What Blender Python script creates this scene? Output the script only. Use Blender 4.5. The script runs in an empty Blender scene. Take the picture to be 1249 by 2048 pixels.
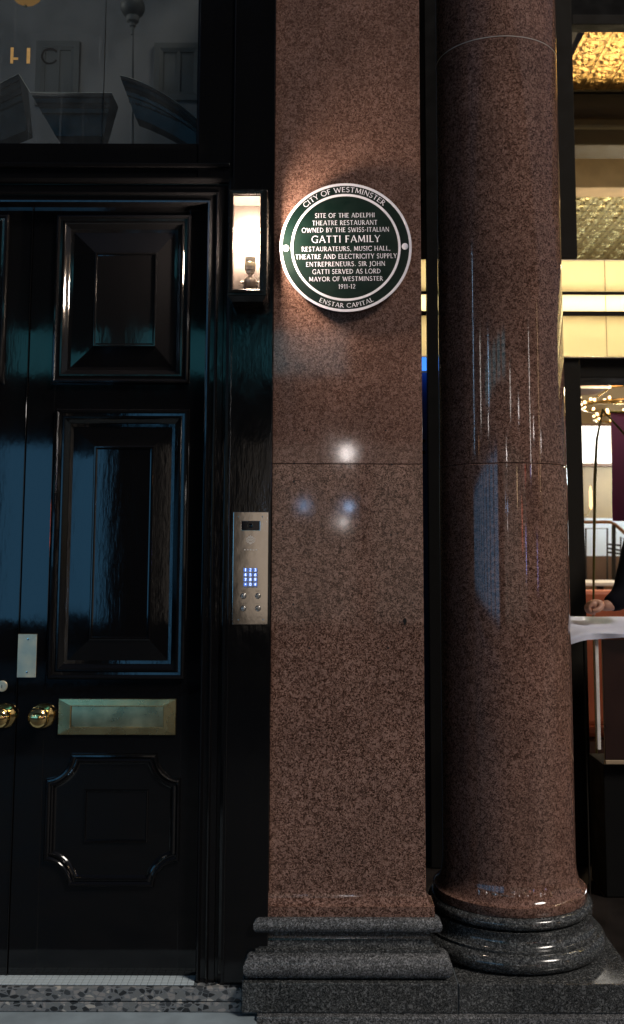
import bpy, bmesh, math, random
from mathutils import Vector, Matrix

random.seed(7)
SC = bpy.context.scene
COL = SC.collection
R = math.radians

# ------------------------------------------------------------------ camera
F = 2050.0                       # focal length in photo pixels (1249 x 2048)
PX, PY = 650.0, 871.0            # principal point
EYE = Vector((0.0, -3.94, 1.66))
PITCH, ROLL = math.atan(0.110), 0.0027
cam = bpy.data.cameras.new('camera')
cam_o = bpy.data.objects.new('camera', cam)
COL.objects.link(cam_o)
cam.sensor_fit = 'VERTICAL'
cam.sensor_height = 36.0
cam.lens = F / 2048 * 36.0
cam.shift_x = -(PX - 624.5) / 2048
cam.shift_y = (PY - 1024.0) / 2048
cam.clip_start = 0.05
cam.clip_end = 400
ROT = Matrix.Rotation(math.pi / 2 + PITCH, 3, 'X') @ Matrix.Rotation(ROLL, 3, 'Z')
cam_o.location = EYE
cam_o.rotation_euler = ROT.to_euler()
cam.dof.use_dof = True
cam.dof.focus_distance = 3.95
cam.dof.aperture_fstop = 3.2
SC.camera = cam_o

def ray(px, py):
    return ROT @ Vector(((px - PX) / F, -(py - PY) / F, -1.0))
def P(px, py, y=0.0):            # point seen at a photo pixel, on the upright plane y
    d = ray(px, py)
    return EYE + d * ((y - EYE.y) / d.y)

# ------------------------------------------------------------------ world, sun, exposure
SUN_EL, SUN_AZ = 46.0, 50.0      # street light from above, front right (azimuth from -y towards +x)
w = bpy.data.worlds.new('World'); SC.world = w; w.use_nodes = True
nt = w.node_tree; nt.nodes.clear()
sky = nt.nodes.new('ShaderNodeTexSky'); sky.sky_type = 'NISHITA'; sky.sun_disc = False
sky.sun_elevation = R(SUN_EL); sky.sun_rotation = R(180 - SUN_AZ)
bg = nt.nodes.new('ShaderNodeBackground'); bg.inputs[1].default_value = 0.018
out = nt.nodes.new('ShaderNodeOutputWorld')
nt.links.new(sky.outputs[0], bg.inputs[0]); nt.links.new(bg.outputs[0], out.inputs[0])
sun = bpy.data.lights.new('sun', 'SUN'); sun.energy = 1.9; sun.angle = R(14); sun.color = (1, .905, .81)
sun_o = bpy.data.objects.new('sun', sun); COL.objects.link(sun_o)
sd = Vector((math.sin(R(SUN_AZ)) * math.cos(R(SUN_EL)), -math.cos(R(SUN_AZ)) * math.cos(R(SUN_EL)), math.sin(R(SUN_EL))))
sun_o.rotation_euler = sd.to_track_quat('Z', 'Y').to_euler(); sun_o.location = sd * 30
SC.view_settings.view_transform = 'Standard'; SC.view_settings.look = 'None'
SC.view_settings.exposure = 0.0; SC.view_settings.gamma = 1.0
SC.view_settings.use_curve_mapping = False
SC.cycles.sample_clamp_indirect = 6.0
SC.cycles.max_bounces = 10
SC.cycles.caustics_reflective = False
SC.cycles.caustics_refractive = False

# ------------------------------------------------------------------ materials
MATS = {}
def nodes(name):
    m = bpy.data.materials.new(name); m.use_nodes = True
    t = m.node_tree; b = t.nodes['Principled BSDF']
    MATS[name] = m
    return m, t, b
def N(t, typ, **kw):
    n = t.nodes.new(typ)
    for k, v in kw.items():
        if k.startswith('i_'):
            key = k[2:]
            n.inputs[int(key) if key.isdigit() else key.replace('_', ' ')].default_value = v
        else: setattr(n, k, v)
    return n
def coords(t, scale=(1, 1, 1)):
    c = N(t, 'ShaderNodeTexCoord'); m = N(t, 'ShaderNodeMapping'); m.inputs['Scale'].default_value = scale
    t.links.new(c.outputs['Object'], m.inputs['Vector'])
    return m.outputs['Vector']
def ramp(t, fac, stops, interp='LINEAR'):
    r = N(t, 'ShaderNodeValToRGB'); cr = r.color_ramp; cr.interpolation = interp
    while len(cr.elements) > 1: cr.elements.remove(cr.elements[-1])
    cr.elements[0].position, cr.elements[0].color = stops[0][0], (*stops[0][1], 1)
    for p, c in stops[1:]:
        e = cr.elements.new(p); e.color = (*c, 1)
    t.links.new(fac, r.inputs[0])
    return r.outputs[0]
def mix(t, fac, a, b, typ='MIX'):
    n = N(t, 'ShaderNodeMix', data_type='RGBA', blend_type=typ)
    for sock, v in ((0, fac), (6, a), (7, b)):
        if hasattr(v, 'links'): t.links.new(v, n.inputs[sock])
        else: n.inputs[sock].default_value = v if sock == 0 else (*v, 1)
    return n.outputs[2]
def bump(t, b, h, strength, dist):
    n = N(t, 'ShaderNodeBump'); n.inputs['Strength'].default_value = strength; n.inputs['Distance'].default_value = dist
    t.links.new(h, n.inputs['Height']); t.links.new(n.outputs[0], b.inputs['Normal'])
def noise(t, vec, scale, detail=3, rough=.5, dist=0.0):
    n = N(t, 'ShaderNodeTexNoise'); n.inputs['Scale'].default_value = scale; n.inputs['Detail'].default_value = detail
    n.inputs['Roughness'].default_value = rough; n.inputs['Distortion'].default_value = dist
    t.links.new(vec, n.inputs['Vector'])
    return n.outputs[0]
def mapr(t, v, a, b, c, d):
    n = N(t, 'ShaderNodeMapRange'); t.links.new(v, n.inputs[0])
    for i, x in enumerate((a, b, c, d)): n.inputs[i + 1].default_value = x
    return n.outputs[0]

def simple(name, col, rough=.5, metal=0.0, var=.15, scale=12, bumpy=0.0, spec=.5):
    m, t, b = nodes(name)
    v = coords(t); n = noise(t, v, scale, 4)
    lo = tuple(c * (1 - var) for c in col); hi = tuple(min(1, c * (1 + var)) for c in col)
    t.links.new(ramp(t, n, [(.3, lo), (.7, hi)]), b.inputs['Base Color'])
    t.links.new(mapr(t, n, .3, .7, max(.02, rough * .85), min(1, rough * 1.15)), b.inputs['Roughness'])
    b.inputs['Metallic'].default_value = metal
    b.inputs['Specular IOR Level'].default_value = spec
    if bumpy: bump(t, b, noise(t, v, scale * 6, 3), bumpy, .004)
    return m
def emit(name, col, strength):
    m = bpy.data.materials.new(name); m.use_nodes = True; t = m.node_tree; t.nodes.clear()
    e = N(t, 'ShaderNodeEmission'); e.inputs[0].default_value = (*col, 1); e.inputs[1].default_value = strength
    o = N(t, 'ShaderNodeOutputMaterial'); t.links.new(e.outputs[0], o.inputs[0]); MATS[name] = m
    return m
def glass(name, tint=(1, 1, 1), rough=.0):
    m = bpy.data.materials.new(name); m.use_nodes = True; t = m.node_tree; t.nodes.clear()
    tr = N(t, 'ShaderNodeBsdfTransparent'); tr.inputs[0].default_value = (*tint, 1)
    g = N(t, 'ShaderNodeBsdfGlossy'); g.inputs['Roughness'].default_value = rough
    lw_ = N(t, 'ShaderNodeLayerWeight'); lw_.inputs[0].default_value = .5
    pw_ = N(t, 'ShaderNodeMath', operation='POWER'); t.links.new(lw_.outputs['Facing'], pw_.inputs[0]); pw_.inputs[1].default_value = 5.0
    fr = N(t, 'ShaderNodeMapRange'); fr.inputs[3].default_value = .04; fr.inputs[4].default_value = .9; t.links.new(pw_.outputs[0], fr.inputs[0])
    mx = N(t, 'ShaderNodeMixShader'); o = N(t, 'ShaderNodeOutputMaterial')
    t.links.new(fr.outputs[0], mx.inputs[0]); t.links.new(tr.outputs[0], mx.inputs[1]); t.links.new(g.outputs[0], mx.inputs[2])
    t.links.new(mx.outputs[0], o.inputs[0]); MATS[name] = m
    return m

def granite(name, dark, mid, light, pale, scale, contrast, rough, haze=0.0):
    m, t, b = nodes(name)
    v = coords(t)
    na = noise(t, v, scale, 4, .62, 2.2); nb = noise(t, v, scale * 2.6, 2, .5, .8)
    mm = N(t, 'ShaderNodeMath', operation='MULTIPLY_ADD'); t.links.new(nb, mm.inputs[0]); mm.inputs[1].default_value = .38
    ms = N(t, 'ShaderNodeMath', operation='MULTIPLY'); t.links.new(na, ms.inputs[0]); ms.inputs[1].default_value = .62
    t.links.new(ms.outputs[0], mm.inputs[2]); n1 = mm.outputs[0]
    vor = N(t, 'ShaderNodeTexVoronoi'); vor.inputs['Scale'].default_value = scale * 1.1; t.links.new(v, vor.inputs['Vector'])
    c = ramp(t, n1, [(.5 - .14 * contrast, dark), (.5 - .035 * contrast, mid), (.5 + .07 * contrast, light), (.5 + .2 * contrast, pale)])
    sep = N(t, 'ShaderNodeSeparateColor'); t.links.new(vor.outputs['Color'], sep.inputs[0])
    c = mix(t, mapr(t, sep.outputs[0], .80, .88, 0, .45), c, pale)
    c = mix(t, mapr(t, sep.outputs[1], .82, .9, 0, .55), c, dark)
    big = noise(t, v, 3.2, 4, .6)
    c = mix(t, 1.0, c, ramp(t, big, [(.3, (.72, .72, .72)), (.7, (1.1, 1.08, 1.06))]), 'MULTIPLY')
    # grime: dull streaks and stains down the face
    st = noise(t, coords(t, (9, 9, 1.2)), 1.6, 5, .65)
    c = mix(t, mapr(t, st, .54, .76, 0, .50), c, tuple(x * .45 for x in mid))
    t.links.new(c, b.inputs['Base Color'])
    sm = noise(t, coords(t, (3, 3, 1)), 4, 4, .6)
    t.links.new(mapr(t, sm, .3, .75, rough * .7, rough * 1.5), b.inputs['Roughness'])
    bump(t, b, na, max(.004, .006 + haze * .5), .002)
    return m
PD, PM, PL, PP = (.042, .020, .013), (.152, .081, .059), (.245, .140, .108), (.36, .222, .180)
granite('granite_brown', PD, PM, PL, PP, 86, .36, .055)
granite('granite_brown_worn', (.080, .041, .030), (.160, .086, .065), (.222, .128, .100), (.30, .182, .150), 88, .50, .065, -.02)
granite('granite_column', (.052, .025, .017), (.158, .082, .060), (.235, .132, .102), (.33, .196, .156), 88, .42, .06, -.04)
granite('granite_grey', (.013, .014, .015), (.052, .056, .059), (.14, .147, .152), (.38, .39, .41), 165, .60, .20, .04)
granite('granite_grey_polished', (.009, .010, .011), (.026, .029, .030), (.070, .075, .076), (.25, .26, .265), 155, .66, .12)

def gloss_black(name, col=(.0035, .0035, .004), rough=.045, wave=.06):
    m, t, b = nodes(name)
    b.inputs['Base Color'].default_value = (*col, 1)
    sm = noise(t, coords(t, (1, 1, .4)), 9, 5, .6)
    t.links.new(mapr(t, sm, .3, .75, rough * .55, rough * 1.7), b.inputs['Roughness'])
    brush = noise(t, coords(t, (120, 120, 9)), 1.0, 4, .6, .4)
    dim = noise(t, coords(t, (1, 1, .35)), 30, 3, .5)
    add = N(t, 'ShaderNodeMath', operation='MULTIPLY_ADD'); t.links.new(brush, add.inputs[0]); add.inputs[1].default_value = .28
    t.links.new(dim, add.inputs[2])
    bump(t, b, add.outputs[0], wave, .003)
    return m
gloss_black('gloss_black')
gloss_black('gloss_black_rough', rough=.09, wave=.20)
gloss_black('lantern_black', col=(.008, .007, .006), rough=.22, wave=.05)
simple('shadow_gap', (.004, .004, .004), .9)
simple('matt_black', (.005, .005, .005), .8, spec=.12)
simple('post_bronze', (.016, .014, .011), .75, spec=.15)
simple('brass', (.80, .60, .26), .10, 1.0, .06, 20)
simple('brass_aged', (.66, .52, .25), .27, 1.0, .18, 9, .06)
simple('brass_flap', (.56, .46, .25), .30, 1.0, .25, 14, .03)
simple('plate_nickel', (.90, .78, .56), .46, 1.0, .12, 20, .05)
simple('steel', (.68, .63, .57), .09, 1.0, .10, 2.5, .05)
simple('steel_button', (.62, .60, .57), .22, 1.0, .08, 30)
simple('panel_glass', (.004, .005, .009), .05)
simple('etch', (.78, .74, .68), .5, 0, .05)
simple('etch_dark', (.06, .05, .045), .5, 0, .05)
simple('plaque_green', (.0008, .0080, .0056), .40, 0, .12, 30, .04, spec=.3)
simple('plaque_white', (.58, .58, .66), .42, 0, .06, 60)
simple('lamp_white', (.86, .80, .74), .6, 0, .04)
simple('lantern_lining', (.050, .041, .036), .7, 0, .08, 30, spec=.1)
simple('holder_metal', (.55, .46, .40), .38, 1.0, .1, 40)
simple('gilt', (.80, .48, .16), .45, 0, .1, 60)
simple('mosaic', (.46, .54, .58), .45, 0, .16, 6)
simple('grout', (.07, .085, .095), .9)
simple('lobby_grey', (.20, .195, .20), .8, 0, .12, 4)
simple('hall_dim', (.105, .108, .108), .7, 0, .2, 6)
simple('lobby_dark', (.035, .04, .042), .6, 0, .2, 4)
simple('pediment_black', (.014, .014, .018), .34, 0, .2, 8, .05)
simple('paving', (.25, .31, .35), .6, 0, .28, 5, .25)
simple('street_paving', (.055, .058, .062), .6, 0, .3, 5, .25)
simple('asphalt', (.05, .05, .052), .85, 0, .3, 20, .4)
simple('floor_dark', (.022, .018, .016), .25, 0, .4, 6)
simple('beam_dark', (.05, .035, .018), .6)
simple('beam_pale', (.42, .31, .20), .6, 0, .18, 7)
simple('wall_tan', (.40, .30, .17), .6, 0, .12, 3)
simple('wall_brown', (.14, .075, .04), .5, 0, .2, 3)
simple('wall_pale', (.78, .86, .92), .5, 0, .06, 3)
simple('cove_pink', (.34, .22, .18), .6, 0, .08, 6)
simple('trim_white', (.78, .74, .70), .4)
simple('banner_purple', (.16, .03, .10), .8, 0, .12, 9)
simple('stand_olive', (.10, .085, .018), .35, .4)
simple('wood_dark', (.020, .0065, .004), .3, 0, .3, 6)
simple('wood_rail', (.22, .10, .035), .3, 0, .2, 10)
simple('iron', (.012, .012, .011), .4)
simple('leather_orange', (.42, .11, .05), .45, 0, .1, 12)
simple('paper', (.74, .72, .68), .7, 0, .06, 12)
simple('cloth_white', (.62, .64, .76), .75, 0, .08, 10)
simple('skin', (.42, .22, .15), .5, 0, .08, 30)
simple('jacket_navy', (.004, .004, .007), .9, 0, .25, 60, .2, spec=.1)
simple('hair_dark', (.02, .014, .01), .6)
simple('chrome', (.7, .7, .7), .12, 1.0)
simple('board_blue', (.03, .075, .22), .45, 0, .15, 5)
simple('opp_stone', (.16, .155, .15), .8, 0, .2, 1.5)
simple('opp_black', (.02, .02, .02), .4)
simple('tin_gold', (.60, .36, .12), .30, 1.0, .18, 24, .55)
simple('tin_gold_green', (.56, .44, .20), .28, 1.0, .18, 24, .55)
glass('pane_glass', (.92, .95, .95), .0)
def dusty_glass():
    m = glass('dusty_glass', (.80, .84, .84), .0); t = m.node_tree
    o = [n for n in t.nodes if n.type == 'OUTPUT_MATERIAL'][0]; src = o.inputs[0].links[0].from_socket
    d = N(t, 'ShaderNodeBsdfDiffuse'); d.inputs[0].default_value = (.55, .57, .58, 1)
    run = noise(t, coords(t, (60, 1, 1.6)), 1.0, 5, .7); cloud = noise(t, coords(t), 5, 5, .6)
    a = mapr(t, run, .60, .80, 0, .10); b = mapr(t, cloud, .35, .75, .005, .045)
    ad = N(t, 'ShaderNodeMath', operation='ADD'); t.links.new(a, ad.inputs[0]); t.links.new(b, ad.inputs[1])
    mx = N(t, 'ShaderNodeMixShader'); t.links.new(ad.outputs[0], mx.inputs[0]); t.links.new(src, mx.inputs[1]); t.links.new(d.outputs[0], mx.inputs[2])
    t.links.new(mx.outputs[0], o.inputs[0])
dusty_glass()
glass('lantern_glass', (.96, .95, .93), .0)
emit('bulb_glow', (1.0, .80, .64), 950)
emit('bulb_warm', (1.0, .66, .32), 9)
emit('wall_glow', (1.0, .68, .30), 2.2)
emit('tube_glow', (1.0, .89, .66), 560)
emit('key_blue', (.10, .22, .75), 1.1)
emit('key_white', (.8, .9, 1.0), 2.2)
emit('window_white', (1.0, .93, .82), 3.0)
emit('shop_blue', (.15, .50, .90), 1.7)
emit('window_teal', (.16, .76, .95), .9)
emit('shop_dim', (1.0, .84, .70), .42)
emit('street_white', (1.0, .90, .86), 34)
emit('street_blue', (.35, .60, 1.0), 34)
emit('street_warm', (1.0, .50, .22), 8)
emit('street_red', (1.0, .10, .06), 7)
emit('lamp_violet', (.20, .25, 1.0), 8)

def translucent(name, col):
    m = bpy.data.materials.new(name); m.use_nodes = True; t = m.node_tree; t.nodes.clear()
    a = N(t, 'ShaderNodeBsdfTranslucent'); a.inputs[0].default_value = (*col, 1)
    d = N(t, 'ShaderNodeBsdfDiffuse'); d.inputs[0].default_value = (.5, .45, .3, 1)
    mx = N(t, 'ShaderNodeMixShader'); mx.inputs[0].default_value = .25
    o = N(t, 'ShaderNodeOutputMaterial')
    t.links.new(a.outputs[0], mx.inputs[1]); t.links.new(d.outputs[0], mx.inputs[2]); t.links.new(mx.outputs[0], o.inputs[0])
    MATS[name] = m
translucent('opal_yellow', (1.0, .94, .74))

def terrazzo():
    m, t, b = nodes('terrazzo')
    v = coords(t, (1, 1, 1.5))
    a = N(t, 'ShaderNodeTexVoronoi'); a.inputs['Scale'].default_value = 44; t.links.new(v, a.inputs['Vector'])
    e = N(t, 'ShaderNodeTexVoronoi', feature='DISTANCE_TO_EDGE'); e.inputs['Scale'].default_value = 44; t.links.new(v, e.inputs['Vector'])
    sep = N(t, 'ShaderNodeSeparateColor'); t.links.new(a.outputs['Color'], sep.inputs[0])
    chip = ramp(t, sep.outputs[0], [(0, (.018, .02, .022)), (.22, (.045, .05, .055)), (.4, (.16, .17, .17)), (.65, (.26, .25, .24)), (.9, (.42, .40, .36))], 'CONSTANT')
    mat = ramp(t, noise(t, v, 120, 3), [(.3, (.12, .132, .14)), (.7, (.20, .212, .22))])
    thr = noise(t, v, 20, 2)
    msk = N(t, 'ShaderNodeMath', operation='GREATER_THAN'); t.links.new(e.outputs['Distance'], msk.inputs[0])
    t.links.new(mapr(t, thr, .3, .7, .02, .15), msk.inputs[1])
    t.links.new(mix(t, msk.outputs[0], mat, chip), b.inputs['Base Color'])
    b.inputs['Roughness'].default_value = .5
    bump(t, b, noise(t, v, 200, 2), .15, .002)
terrazzo()

# ------------------------------------------------------------------ mesh helpers
class MB:
    def __init__(self): self.v, self.f = [], []
    def add(self, vs, fs):
        o = len(self.v); self.v += [tuple(p) for p in vs]; self.f += [tuple(i + o for i in f) for f in fs]
        return self
    def box(self, x0, x1, y0, y1, z0, z1, bev=0.0):
        if x0 > x1: x0, x1 = x1, x0
        if y0 > y1: y0, y1 = y1, y0
        if z0 > z1: z0, z1 = z1, z0
        bm = bmesh.new(); bmesh.ops.create_cube(bm, size=1)
        for q in bm.verts:
            q.co = Vector(((x0 + x1) / 2 + q.co.x * (x1 - x0), (y0 + y1) / 2 + q.co.y * (y1 - y0), (z0 + z1) / 2 + q.co.z * (z1 - z0)))
        if bev: bmesh.ops.bevel(bm, geom=bm.edges[:], offset=min(bev, .45 * min(x1 - x0, y1 - y0, z1 - z0)), segments=2, profile=.5, affect='EDGES')
        bm.verts.index_update()
        self.add([q.co for q in bm.verts], [[q.index for q in f.verts] for f in bm.faces]); bm.free()
        return self
    def quad(self, a, b, c, d): return self.add([a, b, c, d], [(0, 1, 2, 3)])
    def lathe(self, c, axis, prof, n=32, caps=True):     # prof: (radius, along axis)
        ax = Vector(axis).normalized(); u = ax.orthogonal().normalized(); v = ax.cross(u); c = Vector(c)
        vs, fs = [], []
        for r, h in prof:
            for k in range(n):
                a = 2 * math.pi * k / n; vs.append(c + ax * h + (u * math.cos(a) + v * math.sin(a)) * r)
        for i in range(len(prof) - 1):
            for k in range(n):
                k2 = (k + 1) % n; fs.append((i * n + k, i * n + k2, (i + 1) * n + k2, (i + 1) * n + k))
        if caps:
            fs.append(tuple(range(n - 1, -1, -1))); fs.append(tuple((len(prof) - 1) * n + k for k in range(n)))
        return self.add(vs, fs)
    def tube(self, pts, r, n=10, caps=True):
        pts = [Vector(p) for p in pts]; rs = r if isinstance(r, (list, tuple)) else [r] * len(pts)
        vs, fs = [], []; u = None
        for i, p in enumerate(pts):
            d = (pts[min(i + 1, len(pts) - 1)] - pts[max(i - 1, 0)]).normalized()
            u = d.orthogonal().normalized() if u is None else (u - d * u.dot(d)).normalized()
            v = d.cross(u)
            for k in range(n):
                a = 2 * math.pi * k / n; vs.append(p + (u * math.cos(a) + v * math.sin(a)) * rs[i])
        for i in range(len(pts) - 1):
            for k in range(n):
                k2 = (k + 1) % n; fs.append((i * n + k, i * n + k2, (i + 1) * n + k2, (i + 1) * n + k))
        if caps:
            fs.append(tuple(range(n - 1, -1, -1))); fs.append(tuple((len(pts) - 1) * n + k for k in range(n)))
        return self.add(vs, fs)
    def sphere(self, c, r, n=20, sx=1, sy=1, sz=1):
        prof = []
        m = max(6, n // 2); c = Vector(c); vs, fs = [], []
        for i in range(m + 1):
            th = math.pi * (.002 + .996 * i / m)
            for k in range(n):
                a = 2 * math.pi * k / n
                vs.append(c + Vector((r * sx * math.sin(th) * math.cos(a), r * sy * math.sin(th) * math.sin(a), r * sz * math.cos(th))))
        for i in range(m):
            for k in range(n):
                k2 = (k + 1) % n; fs.append((i * n + k, (i + 1) * n + k, (i + 1) * n + k2, i * n + k2))
        return self.add(vs, fs)
    def sweep(self, path, prof, y0, closed=True):
        """path: (x, z) points, profile (offset to the left of travel, height towards -y); mitred"""
        n = len(path); rings = []
        for o, h in prof:
            ring = []
            for i in range(n):
                p = Vector(path[i])
                a = Vector(path[i - 1]) if (closed or i > 0) else None
                b = Vector(path[(i + 1) % n]) if (closed or i < n - 1) else None
                d1 = (p - a).normalized() if a is not None else None
                d2 = (b - p).normalized() if b is not None else None
                if d1 is None: d1 = d2
                if d2 is None: d2 = d1
                n1 = Vector((-d1.y, d1.x)); n2 = Vector((-d2.y, d2.x))
                m = n1 + n2; m = m / max(.25, m.dot(n1))
                q = p + m * o
                ring.append((q.x, y0 - h, q.y))
            rings.append(ring)
        vs = [q for r in rings for q in r]; fs = []
        for i in range(len(rings) - 1):
            for k in range(n if closed else n - 1):
                k2 = (k + 1) % n; fs.append((i * n + k, i * n + k2, (i + 1) * n + k2, (i + 1) * n + k))
        return self.add(vs, fs)
    def fill(self, path, y):
        return self.add([(x, y, z) for x, z in path], [tuple(range(len(path)))])

BASE = {}
def mesh_of(mb, name, off=Vector((0, 0, 0)), smooth=0):
    me = bpy.data.meshes.new(name)
    me.from_pydata([(v[0] - off.x, v[1] - off.y, v[2] - off.z) for v in mb.v], [], mb.f)
    bm = bmesh.new(); bm.from_mesh(me); bmesh.ops.recalc_face_normals(bm, faces=bm.faces[:]); bm.to_mesh(me); bm.free()
    if smooth:
        me.polygons.foreach_set('use_smooth', [True] * len(me.polygons))
        me.set_sharp_from_angle(angle=R(smooth))
    me.update()
    return me
def link(name, me, mat, parent=None, loc=(0, 0, 0)):
    o = bpy.data.objects.new(name, me); COL.objects.link(o); o.location = loc
    if mat and me is not None and not me.materials: me.materials.append(MATS[mat])
    if parent is not None: o.parent = parent
    return o
def part(name, mb, mat, parent, smooth=0, label=None):
    off = BASE[parent.name]
    if smooth == 35: smooth = 0                        # bevelled boxes stay faceted so that their faces are truly flat
    o = link(name, mesh_of(mb, name, off, smooth), mat, parent); BASE[o.name] = off
    if label: o['label'] = label
    return o
def tag(o, label, cat, group=None):
    o['label'] = label; o['category'] = cat
    if group: o['group'] = group
    return o
def thing(name, loc, label, cat, group=None):
    o = bpy.data.objects.new(name, None); COL.objects.link(o); o.location = loc; o.empty_display_size = .1
    BASE[o.name] = Vector(loc)
    return tag(o, label, cat, group)
def solo(name, mb, mat, label, cat, group=None, smooth=0):
    xs = [v[0] for v in mb.v]; ys = [v[1] for v in mb.v]; zs = [v[2] for v in mb.v]
    off = Vector(((min(xs) + max(xs)) / 2, (min(ys) + max(ys)) / 2, min(zs)))
    o = link(name, mesh_of(mb, name, off, smooth), mat, None, off); BASE[o.name] = off
    return tag(o, label, cat, group)
def struct(name, mb, mat, smooth=0):
    o = link(name, mesh_of(mb, name, Vector((0, 0, 0)), smooth), mat); BASE[o.name] = Vector((0, 0, 0))
    o['kind'] = 'structure'
    return o

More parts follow.
